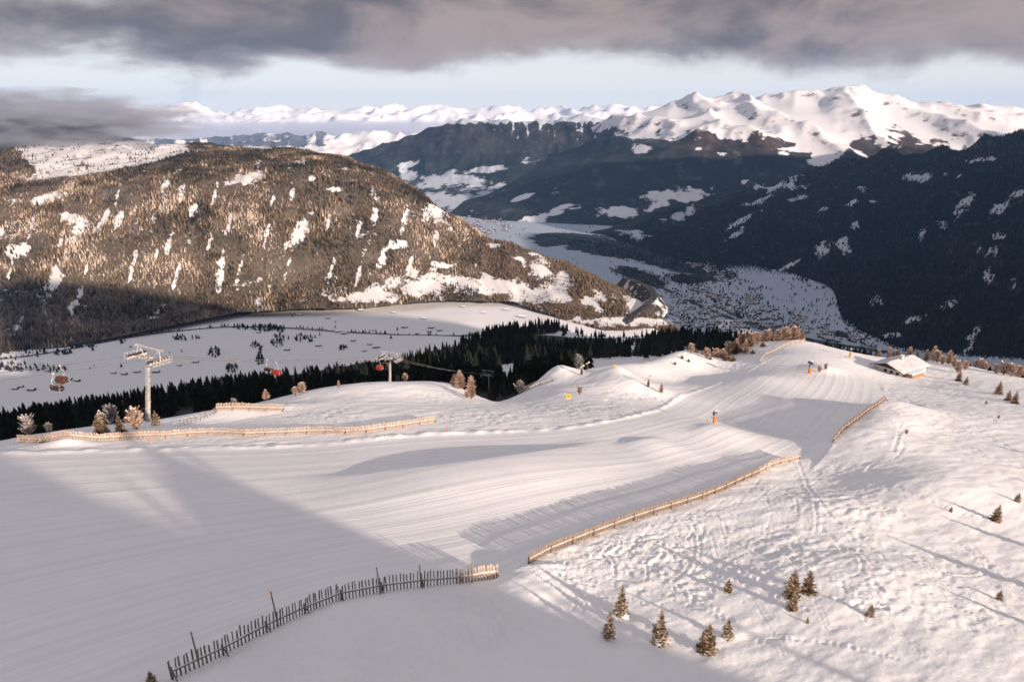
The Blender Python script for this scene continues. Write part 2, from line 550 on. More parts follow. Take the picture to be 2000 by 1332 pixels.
def seg_dist(x, y, poly):
    """distance to a plan polyline, with signed side (positive = left of travel) and 0..1 position along it"""
    best = np.full(x.shape, 1e9); side = np.zeros(x.shape); par = np.zeros(x.shape)
    L = np.r_[0, np.cumsum([math.hypot(b[0] - a[0], b[1] - a[1]) for a, b in zip(poly[:-1], poly[1:])])]
    for i in range(len(poly) - 1):
        ax, ay = poly[i][:2]; bx, by = poly[i + 1][:2]
        dx, dy = bx - ax, by - ay; l2 = dx * dx + dy * dy
        t = np.clip(((x - ax) * dx + (y - ay) * dy) / l2, 0, 1)
        qx = x - ax - t * dx; qy = y - ay - t * dy
        d = np.hypot(qx, qy); c = dx * qy - dy * qx
        m = d < best
        best = np.where(m, d, best); side = np.where(m, np.sign(c), side)
        par = np.where(m, (L[i] + t * (L[i + 1] - L[i])) / L[-1], par)
    return best, side, par


# local relief: (px, py, radius along view-right, radius along view-forward, height, rotation)
BUMPS = [
    (1205, 752, 7.5, 8, 4.6, 0.2), (1235, 765, 9, 6, 1.9, 0.0), (1090, 742, 8, 8, 4.9, 0.0),
    (640, 775, 16, 9, 1.6, 0.2), (470, 812, 12, 4, 1.6, 0.2), (800, 765, 14, 7, 1.0, 0.0),
    
    (135, 868, 3.0, 1.5, 0.9, 0.1), (1605, 722, 5, 4, 1.3, 0.0), 
    (1830, 960, 14, 7, 1.2, 0.6), (1600, 1000, 9, 6, 0.8, 0.5), (700, 1240, 6, 3.5, 1.3, 0.5), (930, 1230, 4, 3, 0.9, -0.4), (820, 1300, 5, 2.5, 0.8, 0.3), (1680, 1130, 9, 5, 0.7, 0.4), (1750, 840, 8, 5, 1.0, 0.7),
]
_rolls = []
for pl_, hh, lee, wind_ in [([(540, 946), (640, 940), (760, 935), (900, 930), (1010, 914), (1110, 886), (1210, 860)], 1.9, 2.6, 12), ([(1190, 874), (1255, 869), (1310, 856)], 0.8, 1.8, 6), ([(1325, 852), (1375, 844), (1415, 830)], 0.45, 1.8, 6), ([(1400, 898), (1450, 890), (1490, 878)], 0.15, 1.5, 5)]:
    q_ = [hit_on(h_base, *q) for q in pl_]
    for _ in range(3):
        o_ = [q_[0]]
        for a_, b_ in zip(q_[:-1], q_[1:]):
            o_ += [a_ * 0.75 + b_ * 0.25, a_ * 0.25 + b_ * 0.75]
        q_ = o_ + [q_[-1]]
    _rolls.append((q_[::2] + [q_[-1]], hh, lee, wind_))
_bw = []
for px, py, ra, rb, hh, rot in BUMPS:
    p = hit_on(h_base, px, py)
    if p is None:
        u_ = ray(px, py)[0] / ray(px, py)[1]; yy = float(np.interp(u_, _cu, _cy)) - 7
        p = np.array([u_ * yy, yy, 0])
    _bw.append((p[0], p[1], ra, rb, hh, rot))


def h_bump(x, y):
    z = h_base(x, y)
    for cx, cy_, ra, rb, hh, rot in _bw:
        c, s = math.cos(rot), math.sin(rot)
        dx = x - cx; dy = y - cy_
        a = (dx * c + dy * s) / ra; b = (-dx * s + dy * c) / rb
        q = a * a + b * b
        z = z + hh * np.exp(-(q ** 0.72) * 1.15 if hh > 1.95 else -q * 0.9)
    for crest_, hh, lee, wind_ in _rolls:      # rolls of the piste: a long windward rise, a short lee side
        d, sd, pr = seg_dist(x, y, crest_)
        z = z + hh * np.where(sd > 0, np.exp(-(d / lee) ** 2), np.exp(-(d / wind_) ** 2)) * np.sin(np.pi * np.clip(pr, 0, 1)) ** 1.7 * np.clip(1.6 - d / 14, 0, 1)
    return z


# fence lines in the photograph: each is a plan polyline on the snow
FENCE_PX = {
    'near': [(337, 1328), (400, 1300), (480, 1258), (560, 1218), (640, 1180), (730, 1160), (840, 1146), (905, 1139), (970, 1130)],
    'right': [(1032, 1110), (1100, 1078), (1200, 1038), (1300, 1006), (1400, 972), (1480, 932), (1520, 911), (1560, 902)],
    'far_right': [(1625, 872), (1674, 836), (1724, 802)],
    'left': [(38, 862), (120, 862), (200, 860), (300, 856), (400, 848), (480, 850), (560, 848), (620, 845), (680, 848), (740, 842), (800, 832), (850, 824)],
    'left_upper': [(424, 803), (470, 800), (510, 802), (556, 803)],
    'crest': [(1484, 708), (1500, 692), (1520, 682), (1545, 672), (1572, 668)],
    'notch': [(1012, 771), (1045, 756), (1078, 745)],
}
FENCE_W = {}
for k, pl in FENCE_PX.items():
    FENCE_W[k] = []
    for a_, b_ in pl:
        p = hit_on(h_bump, a_, b_)
        if p is None:                     # on the very edge of the crest
            u_ = ray(a_, b_)[0] / ray(a_, b_)[1]
            p = at(a_, b_, float(np.interp(u_, _cu, _cy)) - 6)
        FENCE_W[k].append(p)

# the piste runs between two plan curves
PU = [(-150, 895), (0, 890), (300, 880), (600, 872), (850, 850), (1100, 838), (1250, 812), (1320, 785), (1400, 752), (1480, 715), (1530, 690)]
PL = [(0, 1480), (200, 1400), (340, 1335), (560, 1222), (730, 1165), (970, 1135), (1100, 1078), (1300, 1003), (1480, 930), (1560, 895), (1625, 858), (1722, 790), (1700, 735), (1640, 700)]
pw = hits(h_bump, PU); lw = []
for a, b in PL:
    p = hit_on(h_bump, a, b, y0=15)
    lw.append(p)
pp = [p for p in pw if p is not None]; ll = [p for p in lw if p is not None]
PISTE = TPS([p[:2] for p in pp] + [p[:2] for p in ll], [0.0] * len(pp) + [1.0] * len(ll), reg=1e-5)


def smax(a, b, k=4.0):
    h = np.clip(0.5 + 0.5 * (a - b) / k, 0, 1)
    return b + (a - b) * h + k * h * (1 - h)


# the hill top behind the camera, towards the sun
RIDGE_S = [-400, -120, -60, -20, 6, 12, 15, 19, 22, 25.5, 28, 31, 33, 37, 44, 55, 80, 140, 400]
RIDGE_H = [20, 24, 22, 17, 13, 11.5, 5.5, 4.5, 8.2, 8.5, 4.0, -1.5, -3.5, -6, -11, -18, -30, -52, -120]
RIDGE_D = 90.0


def h_fore(x, y, detail=True):
    z = h_bump(x, y)
    # bank under the two wooden fences on the right
    d, sd, pr = seg_dist(x, y, FENCE_W['right'])
    z = z + np.where(sd > 0, np.exp(-(d / 1.6) ** 2), np.exp(-(d / 5.0) ** 2)) * 0.55
    d, sd, pr = seg_dist(x, y, FENCE_W['far_right'])
    z = z + np.where(sd > 0, np.exp(-(d / 2.6) ** 2), np.exp(-(d / 9.0) ** 2)) * 2.3 * (0.3 + 0.7 * sstep(pr, 0.0, 0.45))
    d, sd, pr = seg_dist(x, y, FENCE_W['near'])
    z = z + np.where(sd > 0, 0, 0.5 * np.exp(-((d - 3) / 2.5) ** 2))
    s = (x + y) * 0.70711; dd = (x - y) * 0.70711
    rid = np.interp(s, RIDGE_S, RIDGE_H) - np.where(dd < RIDGE_D, 0.42, 0.10) * np.abs(dd - RIDGE_D)
    z = np.where(dd > 35, smax(z, rid, 3.0), z)
    return z


# ---- stamp map of tracks and prints (world metres)
SX0, SY0, SRES = -70.0, 25.0, 0.12
SW, SH = int(230 / SRES), int(190 / SRES)
stamp = np.zeros((SH, SW), np.float32)


def stamp_blob(x, y, r, amp, rim=0.35):
    i0 = int((x - r * 2 - SX0) / SRES); i1 = int((x + r * 2 - SX0) / SRES) + 2
    j0 = int((y - r * 2 - SY0) / SRES); j1 = int((y + r * 2 - SY0) / SRES) + 2
    if i0 < 0 or j0 < 0 or i1 >= SW or j1 >= SH:
        return
    gx = SX0 + np.arange(i0, i1) * SRES - x; gy = SY0 + np.arange(j0, j1) * SRES - y
    q = (gx[None, :] ** 2 + gy[:, None] ** 2) / (r * r)
    stamp[j0:j1, i0:i1] += (-amp * np.exp(-q * 1.6) + amp * rim * np.exp(-(np.sqrt(q) - 1.25) ** 2 * 6)).astype(np.float32)


def track(points, step=0.3, r=0.22, amp=0.1, jit=0.05, rim=0.35):
    for a, b in zip(points[:-1], points[1:]):
        L = math.hypot(b[0] - a[0], b[1] - a[1]); n = max(1, int(L / step))
        for i in range(n):
            t = i / n
            stamp_blob(a[0] + (b[0] - a[0]) * t + random.gauss(0, jit), a[1] + (b[1] - a[1]) * t + random.gauss(0, jit), r * random.uniform(0.8, 1.25), amp * random.uniform(0.5, 1.3), rim)


def px_track(pl, **kw):
    q = [hit_on(h_fore, a, b) for a, b in pl]
    q = [p for p in q if p is not None]
    if len(q) > 1:
        # smooth the polyline
        for _ in range(2):
            o = [q[0]]
            for a, b in zip(q[:-1], q[1:]):
                o += [a * 0.75 + b * 0.25, a * 0.25 + b * 0.75]
            q = o + [q[-1]]
        track(q, **kw)


px_track([(1560, 905), (1620, 925), (1690, 935), (1750, 950), (1830, 985), (1930, 1015)], r=0.3, amp=0.08)
px_track([(1760, 825), (1750, 850), (1770, 870), (1745, 900), (1700, 905), (1690, 930)], r=0.3, amp=0.08)
px_track([(1770, 820), (1840, 850), (1900, 875), (2000, 925)], r=0.6, amp=0.08, step=0.5)
px_track([(1560, 900), (1600, 990), (1660, 1040), (1730, 1065), (1800, 1100), (1860, 1125), (1915, 1125), (1940, 1105), (1900, 1070)], r=0.28, amp=0.09)
px_track([(1940, 1105), (1870, 1060), (1780, 1010), (1700, 985)], r=0.25, amp=0.1)
px_track([(1745, 880), (1760, 840), (1780, 825), (1850, 830)], r=0.3, amp=0.12)
px_track([(1640, 1060), (1750, 1120), (1860, 1180), (1990, 1235)], r=0.2, amp=0.1)
px_track([(1480, 1250), (1560, 1245), (1650, 1262), (1760, 1290)], r=0.2, amp=0.1)
px_track([(1560, 760), (1600, 720), (1640, 700)], r=0.3, amp=0.05)
px_track([(1700, 740), (1760, 770), (1850, 815), (1930, 850), (2000, 890)], r=0.5, amp=0.09, step=0.5)
# long paired ski tracks across the open slope
for (ax_, ay_), (bx_, by_), bend in [((1590, 930), (1990, 1250), 30), ((1650, 950), (1980, 1150), -20), ((1700, 900), (2000, 1010), 15), ((1480, 960), (1640, 1240), 20), ((1400, 990), (1520, 1290), -15), ((1300, 1020), (1450, 1180), 20), ((1560, 1000), (1800, 1310), -25), ((1780, 840), (2000, 960), 10), ((1250, 1035), (1330, 1170), 10), ((1180, 1060), (1290, 1190), -12)]:
    for off_ in (0, 9):
        px_track([(ax_ + (bx_ - ax_) * t_ + bend * math.sin(t_ * 5) + off_, ay_ + (by_ - ay_) * t_) for t_ in [0, .15, .3, .45, .6, .75, .9, 1]], step=0.14, r=0.11, amp=0.05, jit=0.01, rim=0.3)
# curved ski turns on the steep side slope
for k in range(70):
    sx = random.uniform(1080, 1560); t = (sx - 1060) / 480
    sy = 1110 - t * 190 + random.uniform(5, 25)
    pl = [(sx, sy)]; a = random.uniform(-0.2, 0.9)
    L = random.uniform(25, 75)
    for j in range(6):
        pl.append((pl[-1][0] + L * 0.33 * math.cos(a), pl[-1][1] + L * 0.33 * math.sin(a)))
        a += random.uniform(0.05, 0.5) * (1 if k % 2 else -0.6)
    px_track(pl, step=0.22, r=random.uniform(0.13, 0.25), amp=random.uniform(0.03, 0.08), jit=0.03)
for k in range(60):
    sx = random.uniform(1150, 1700); sy = random.uniform(1010, 1190)
    pl = [(sx, sy)]; a = random.uniform(0.1, 0.9)
    for j in range(5):
        pl.append((pl[-1][0] + 14 * math.cos(a), pl[-1][1] + 11 * math.sin(a))); a += random.uniform(-0.5, 0.6)
    px_track(pl, step=0.25, r=random.uniform(0.14, 0.3), amp=random.uniform(0.03, 0.07), jit=0.04)
for k in range(600):     # loose prints and clods
    zone = k % 5
    if zone == 0:
        px, py = random.uniform(1560, 1760), random.uniform(930, 1080)
    elif zone == 1:
        px, py = random.uniform(880, 1300), random.uniform(786, 832)
    elif zone == 2:
        px, py = random.uniform(1180, 1310), random.uniform(765, 815)
    elif zone == 3:
        px, py = random.uniform(1040, 1560), random.uniform(930, 1180)
        if py < 1120 - (px - 1032) * 0.39 + 18:
            continue
    else:
        px, py = random.uniform(1680, 1990), random.uniform(1080, 1230)
    p = hit_on(h_base, px, py, n=160)
    if p is not None:
        stamp_blob(p[0], p[1], random.uniform(0.2, 0.5) * (1.5 if p[1] > 100 else 1), random.uniform(-0.06, 0.11), 0.3)


def sample_stamp(x, y):
    fx = np.clip((x - SX0) / SRES, 0, SW - 1.01); fy = np.clip((y - SY0) / SRES, 0, SH - 1.01)
    ix = fx.astype(int); iy = fy.astype(int); tx = fx - ix; ty = fy - iy
    return (stamp[iy, ix] * (1 - tx) + stamp[iy, ix + 1] * tx) * (1 - ty) + (stamp[iy + 1, ix] * (1 - tx) + stamp[iy + 1, ix + 1] * tx) * ty


def in_px(x, y, z, cx, cy_, rx, ry, soft=0.4):
    px, py = project(x, y, z)
    q = np.sqrt(((px - cx) / rx) ** 2 + ((py - cy_) / ry) ** 2)
    return 1 - sstep(q, 1 - soft, 1 + soft)


def fore_detail(x, y, z):
    w = PISTE(x, y)
    px, py = project(x, y, z)
    on = sstep(w, -0.01, 0.02) * (1 - sstep(w, 0.985, 1.0))
    # the piste only where it was groomed
    on = on * (1 - sstep(y, 222, 240))
    # groomer lanes
    ww = w * 15 + 0.12 * gnoise(x * 0.015, y * 0.015, 51)
    lane = ww - np.floor(ww)
    lanes = 0.035 * np.exp(-(np.minimum(lane, 1 - lane) / 0.12) ** 2) * (0.4 + 1.2 * np.clip(gnoise(np.floor(ww + 0.5) * 3.7, x * 0.012 + y * 0.01, 5) + 0.4, 0, 1))
    st = gnoise(w * 22, x * 0.006 + y * 0.006, 13) * 0.02
    grooved = (lanes + st)
    rough = 1 - on
    und = fbm(x * 0.06, y * 0.06, 3, 21) * 0.45
    wind = fbm((x * 0.8 + y * 0.5) * 0.22, (-x * 0.5 + y * 0.8) * 0.6, 4, 31) * 0.16
    patch = np.clip(0.55 + 1.3 * gnoise(x * 0.09, y * 0.09, 44), 0.1, 1.2)
    rip1 = fbm((x * 0.80 + y * 0.60) * 0.35, (-x * 0.60 + y * 0.80) * 1.25, 4, 41, gain=0.6)
    rip2 = fbm((x * 0.45 - y * 0.89) * 0.30, (x * 0.89 + y * 0.45) * 1.0, 4, 43, gain=0.6)
    lump = patch * (rip1 * 0.8 + rip2 * 0.7 + 0.5 * fbm(x * 0.9, y * 0.9, 3, 46))
    # chopped zones
    chop = np.zeros_like(x)
    for e in [(1330, 1075, 330, 75), (1100, 808, 230, 24), (1235, 790, 70, 40), (620, 800, 90, 30), (1640, 985, 110, 80), (1830, 1150, 170, 70), (1790, 770, 120, 60),
              (600, 860, 340, 16), (1620, 715, 30, 18), (1890, 830, 90, 30), (880, 790, 60, 40), (640, 1270, 330, 90), (900, 1210, 150, 60), (1420, 700, 90, 40), (100, 872, 140, 14)]:
        chop = np.maximum(chop, in_px(x, y, z, *e))
    chop = chop * rough
    d = on * grooved + rough * (und * 0.5 + wind * 0.75 + chop * lump * 0.135) + on * und * 0.2
    d = d + sample_stamp(x, y) * (1 - 0.75 * on)
    # push bank along the upper edge of the piste
    d = d + 0.28 * np.exp(-((w + 0.018) / 0.016) ** 2) * sstep(py, 700, 760) * (0.6 + 1.2 * np.clip(gnoise(x * 0.5, y * 0.5, 61), -0.3, 1))
    return d, np.clip(rough * (0.35 + 0.65 * chop), 0, 1), np.where(on > 0.5, w, -1.0)


def h_full(x, y):
    x = np.atleast_1d(np.asarray(x, float)); y = np.atleast_1d(np.asarray(y, float))
    z = h_fore(x, y)
    d = fore_detail(x, y, z)[0]
    return z + d


def ground(px, py):
    """point on the snow seen at a pixel"""
    p = hit_on(h_fore, px, py)
    if p is None or p[1] > 262:          # on or over the very crest
        u_ = ray(px, py)[0] / ray(px, py)[1]; yy = float(np.interp(u_, _cu, _cy)) - 4
        p = np.array([u_ * yy, yy, 0.0])
    p[2] = h_full(p[0], p[1])[0]
    return p


def build_foreground():
    nu, nv = 860, 520
    th = np.linspace(-0.92, 0.93, nu)      # angle
    u = np.tan(th)
    Y = np.geomspace(19, 300, nv)
    X = u[None, :] * Y[:, None]; YY = np.repeat(Y[:, None], nu, 1)
    x = X.ravel(); y = YY.ravel()
    z = h_fore(x, y)
    d, rough, w = fore_detail(x, y, z)
    me = mesh_np('snow_slope', np.c_[x, y, z + d], grid_faces(nu, nv), [MAT['snow_near']], smooth=True)
    vattr(me, 'rough', rough); vattr(me, 'across', w)
    obj('snow_slope', me, kind='structure')
    # the hill top and flanks round it, out of the frame
    gx = np.linspace(-420, 460, 221); gy = np.linspace(-420, 330, 189)
    X, YY = np.meshgrid(gx, gy); x = X.ravel(); y = YY.ravel()
    z = h_fore(x, y)
    inside = (y > 21) & (y < 296) & (np.abs(x) < 1.28 * y)
    z = np.where(inside, z - 2.5, z + 0.0)
    z = np.where((~inside) & (y > 14) & (np.abs(x) < 1.4 * y + 4), z - 0.6, z)
    me = mesh_np('hill_top', np.c_[x, y, z], grid_faces(221, 189), [MAT['snow_near']], smooth=True)
    vattr(me, 'rough', np.full(len(x), 0.5)); vattr(me, 'across', np.full(len(x), -1.0))
    obj('hill_top', me, kind='structure')


build_foreground()

# ================================================================== FAR LANDFORMS


def smooth1(a, k, axis):
    if k < 1:
        return a
    ker = np.exp(-np.linspace(-2, 2, 2 * k + 1) ** 2); ker /= ker.sum()
    pad = [(0, 0)] * a.ndim; pad[axis] = (k, k)
    b = np.pad(a, pad, mode='edge')
    return np.apply_along_axis(lambda r_: np.convolve(r_, ker, 'valid'), axis, b)


class Sheet:
    """a landform lofted through rows of points; each row is a list of (px, py, forward distance) or ('z', px, z, distance)"""
    def __init__(self, rows, nu, nv, px0, px1, ku=3, kv=6, vpow=None):
        pxs = np.linspace(px0, px1, nu)
        A = []
        for row in rows:
            q = []
            for t in row:
                if t[0] == 'z':
                    u = (t[1] - 1000) / FPX / CP
                    q.append((t[1], t[3], t[2], u))
                else:
                    p = at(*t); q.append((t[0], p[1], p[2], p[0] / p[1]))
            q = np.array(q)
            A.append(np.stack([np.interp(pxs, q[:, 0], q[:, 1]), np.interp(pxs, q[:, 0], q[:, 2])], -1))
        A = np.array(A)                                # rows, nu, (Y,z)
        U = (pxs - 1000) / FPX / (CP * 1.05)
        A = smooth1(A, ku, 1)
        # spread the grid lines over the rows by their picture-space length
        L = np.maximum(np.abs(np.diff(A[:, :, 0], axis=0)).mean(1) / A[:-1, :, 0].mean(1), 0.03)
        cum = np.r_[0, np.cumsum(L)]; cum /= cum[-1]
        v = np.linspace(0, 1, nv)
        B = np.empty((nv, nu, 2))
        k = np.clip(np.searchsorted(cum, v, side='right') - 1, 0, len(rows) - 2)
        t = ((v - cum[k]) / (cum[k + 1] - cum[k]))[:, None, None]
        B = A[k] * (1 - t) + A[k + 1] * t
        B = smooth1(B, kv, 0)
        self.Y = B[..., 0]; self.z = B[..., 1]; self.X = self.Y * U[None]
        self.nu, self.nv = nu, nv
        self.rowv = cum

    def noise(self, f):
        self.z = self.z + f(self.X, self.Y, self.z)
        return self

    def pix(self):
        return project(self.X, self.Y, self.z)

    def build(self, name, mat, forest, larch=None, rock=None):
        me = mesh_np(name, np.c_[self.X.ravel(), self.Y.ravel(), self.z.ravel()], grid_faces(self.nu, self.nv), [MAT[mat]], smooth=True)
        vattr(me, 'forest', np.asarray(forest).ravel())
        vattr(me, 'larch', np.zeros(self.nu * self.nv) if larch is None else np.asarray(larch).ravel())
        vattr(me, 'rock', np.zeros(self.nu * self.nv) if rock is None else np.asarray(rock).ravel())
        self.forest = np.asarray(forest)
        return obj(name, me, kind='structure')

    def scatter(self, n, dens, seed=1):
        """n random points, by area and by a density map at the vertices"""
        r_ = np.random.default_rng(seed)
        X, Y, z = self.X, self.Y, self.z
        ar = np.abs((X[1:, 1:] - X[:-1, :-1]) * (Y[1:, :-1] - Y[:-1, 1:]) - (Y[1:, 1:] - Y[:-1, :-1]) * (X[1:, :-1] - X[:-1, 1:])) / 2
        dc = (dens[1:, 1:] + dens[:-1, :-1] + dens[1:, :-1] + dens[:-1, 1:]) / 4
        w = (ar * dc).ravel()
        if w.sum() <= 0:
            return np.zeros((0, 3))
        idx = r_.choice(w.size, n, p=w / w.sum())
        j, i = np.divmod(idx, self.nu - 1)
        a = r_.random(n); b = r_.random(n)

        def bl(Q):
            return (Q[j, i] * (1 - a) + Q[j, i + 1] * a) * (1 - b) + (Q[j + 1, i] * (1 - a) + Q[j + 1, i + 1] * a) * b
        return np.c_[bl(X), bl(Y), bl(z)]

    def zat(self, px, py):
        """nearest vertex to a pixel among the visible side"""
        a, b = self.pix()
        d = (a - px) ** 2 + ((b - py) * 1.5) ** 2
        d = d + 1e9 * (np.linspace(0, 1, self.nv)[:, None] > self.rowv[-2])
        k = np.argmin(d)
        return np.array([self.X.flat[k], self.Y.flat[k], self.z.flat[k]])


def ell(px, py, L, soft=0.6, nz=None):
    """union of pixel ellipses (cx, cy, rx, ry, angle in degrees)"""
    o = np.zeros(px.shape)
    for e in L:
        cx, cy_, rx, ry = e[:4]; an = R(e[4]) if len(e) > 4 else 0
        dx = px - cx; dy = py - cy_
        a = (dx * math.cos(an) + dy * math.sin(an)) / rx; b = (-dx * math.sin(an) + dy * math.cos(an)) / ry
        q = np.sqrt(a * a + b * b)
        if nz is not None:
            q = q + nz
        o = np.maximum(o, 1 - sstep(q, 1 - soft, 1 + soft))
    return o


def inpoly(px, py, P):
    P = np.array(P, float); c = np.zeros(px.shape, bool); j = len(P) - 1
    for i in range(len(P)):
        xi, yi = P[i]; xj, yj = P[j]
        m = ((yi > py) != (yj > py)) & (px < (xj - xi) * (py - yi) / ((yj - yi) if yj != yi else 1e-9) + xi)
        c ^= m; j = i
    return c.astype(float)


# ---- the wooded slope just beyond the crest
S1 = Sheet([
    [(-700, 940, 84), (-300, 900, 92), (0, 900, 100), (420, 850, 128), (787, 790, 155), (970, 800, 148), (1150, 770, 190), (1340, 740, 222), (1560, 720, 243), (1720, 750, 243), (2000, 780, 216), (2700, 900, 175)],
    [(-700, 990, 190), (-300, 930, 200), (0, 865, 215), (420, 815, 240), (787, 757, 270), (970, 765, 280), (1100, 745, 300), (1250, 725, 320), (1400, 705, 340), (1560, 692, 350), (1720, 712, 350), (2000, 755, 330), (2700, 900, 300)],
    [(-700, 960, 420), (-300, 885, 420), (0, 826, 430), (200, 790, 450), (420, 764, 470), (600, 742, 490), (787, 715, 520), (970, 700, 560), (1100, 692, 600), (1250, 688, 600), (1400, 688, 600), (1560, 690, 600), (1720, 722, 600), (2000, 775, 560), (2700, 900, 500)],
    [(-700, 960, 640), (-300, 880, 640), (0, 822, 660), (200, 780, 690), (420, 748, 730), (600, 722, 760), (787, 696, 820), (880, 672, 900), (970, 650, 980), (1080, 642, 1050), (1200, 662, 1020), (1300, 658, 1000), (1400, 664, 960), (1560, 684, 900), (1720, 722, 850), (2000, 790, 800), (2700, 900, 700)],
    [('z', -700, -760, 1050), ('z', 420, -660, 1150), ('z', 787, -600, 1250), ('z', 1000, -560, 1400), ('z', 1200, -600, 1500), ('z', 1400, -700, 1500), ('z', 2000, -900, 1500), ('z', 2700, -1000, 1500)],
    [('z', -700, -1000, 1900), ('z', 2700, -1100, 1900)],
], 240, 90, -700, 2700, ku=4, kv=2)
S1.noise(lambda X, Y, z: fbm(X * 0.01, Y * 0.01, 4, 71) * 7 * sstep(Y, 260, 450))
a1, b1 = S1.pix()
open1 = ell(a1, b1, [(1200, 652, 120, 7), (1215, 676, 22, 12), (1230, 725, 120, 25), (985, 735, 22, 30, 60), (1370, 725, 90, 40), (1090, 690, 4, 14)])
S1.build('forest_slope', 'hill_terrace', (1 - open1) * 0.85)

# ---- the snowy side valley
gx = np.linspace(-3600, 1150, 260); gy = np.linspace(1000, 3300, 170)
TX, TY = np.meshgrid(gx, gy)


def terrace_z(x, y):
    e = sstep(x + np.where(y > 2320, (y - 2320) * 1.5, (y - 2320) * 0.06) + 60 * gnoise(y * 0.004, x * 0.001, 3), 420, 820)
    z = -640 - 330 * e + 10 * fbm(x * 0.0016, y * 0.0016, 4, 81) + 0.012 * (y - 2000)
    return z


TZ = terrace_z(TX, TY)
me = mesh_np('side_valley', np.c_[TX.ravel(), TY.ravel(), TZ.ravel()], grid_faces(260, 170), [MAT['hill_terrace']], smooth=True)
vattr(me, 'forest', np.full(TX.size, -0.3)); vattr(me, 'larch', np.zeros(TX.size))
obj('side_valley', me, kind='structure')


def on_terrace(px, py):
    p = at(px, py, 2000)
    for _ in range(12):
        zt = float(terrace_z(p[0], p[1]))
        p = p * (zt / p[2])
    return p


# ---- the wooded mountain across the side valley
S3 = Sheet([
    [(-600, 800, 1500), (0, 690, 1880), (150, 668, 1930), (300, 640, 2050), (450, 612, 2200), (600, 606, 2240), (750, 600, 2280), (900, 590, 2340), (1000, 590, 2350), (1100, 625, 2180), (1200, 652, 2060), (1330, 670, 2000), (1500, 720, 2000)],
    [(-600, 760, 1600), (0, 655, 2030), (150, 632, 2080), (300, 600, 2240), (450, 575, 2360), (600, 573, 2370), (720, 568, 2390), (820, 548, 2480), (930, 535, 2560), (1010, 545, 2510), (1080, 590, 2290), (1180, 622, 2160), (1270, 632, 2130), (1340, 650, 2080), (1500, 710, 2050)],
    [(-600, 600, 2000), (0, 520, 2330), (150, 505, 2380), (300, 490, 2480), (450, 470, 2560), (600, 470, 2590), (720, 472, 2620), (820, 475, 2690), (930, 490, 2720), (1010, 512, 2640), (1100, 560, 2420), (1180, 592, 2280), (1270, 618, 2180), (1340, 645, 2100), (1500, 710, 2050)],
    [(-600, 420, 2500), (0, 395, 2720), (150, 375, 2780), (300, 355, 2860), (450, 345, 2900), (600, 345, 2920), (720, 362, 2920), (820, 412, 2880), (930, 462, 2830), (1010, 487, 2760), (1100, 520, 2640), (1180, 555, 2480), (1250, 580, 2360), (1300, 625, 2180), (1340, 645, 2120), (1500, 710, 2080)],
    [(-600, 310, 3300), (0, 335, 3250), (150, 322, 3350), (300, 312, 3450), (450, 305, 3500), (600, 308, 3450), (680, 318, 3350), (760, 345, 3200), (830, 388, 3050), (900, 436, 2950), (960, 466, 2900), (1050, 497, 2820), (1150, 536, 2680), (1230, 566, 2520), (1275, 600, 2320), (1330, 642, 2180), (1500, 710, 2120)],
    [(-600, 220, 4300), (-100, 240, 4300), (0, 262, 4300), (150, 258, 4300), (250, 264, 4300), (350, 279, 4300), (450, 283, 4300), (520, 286, 4300), (600, 291, 4200), (680, 304, 4000), (760, 335, 3600), (830, 382, 3300), (900, 434, 3100), (960, 468, 3000), (1050, 500, 2900), (1150, 540, 2760), (1230, 572, 2600), (1275, 606, 2400), (1330, 650, 2260), (1500, 710, 2200)],
    [('z', -600, -300, 5600), ('z', 600, -500, 5400), ('z', 800, -800, 4700), ('z', 960, -950, 4100), ('z', 1150, -980, 3500), ('z', 1330, -980, 2700), ('z', 1500, -990, 2500)],
], 420, 170, -600, 1500, ku=5, kv=5)


def n3(X, Y, z):
    k = sstep(Y, 2100, 2500)
    gul = fbm((X + 0.25 * Y) * 0.0042, (Y - 0.25 * X) * 0.0011, 4, 91, ridged=True) * 16
    return k * (gul - 8 + fbm(X * 0.004, Y * 0.004, 5, 95) * 16)


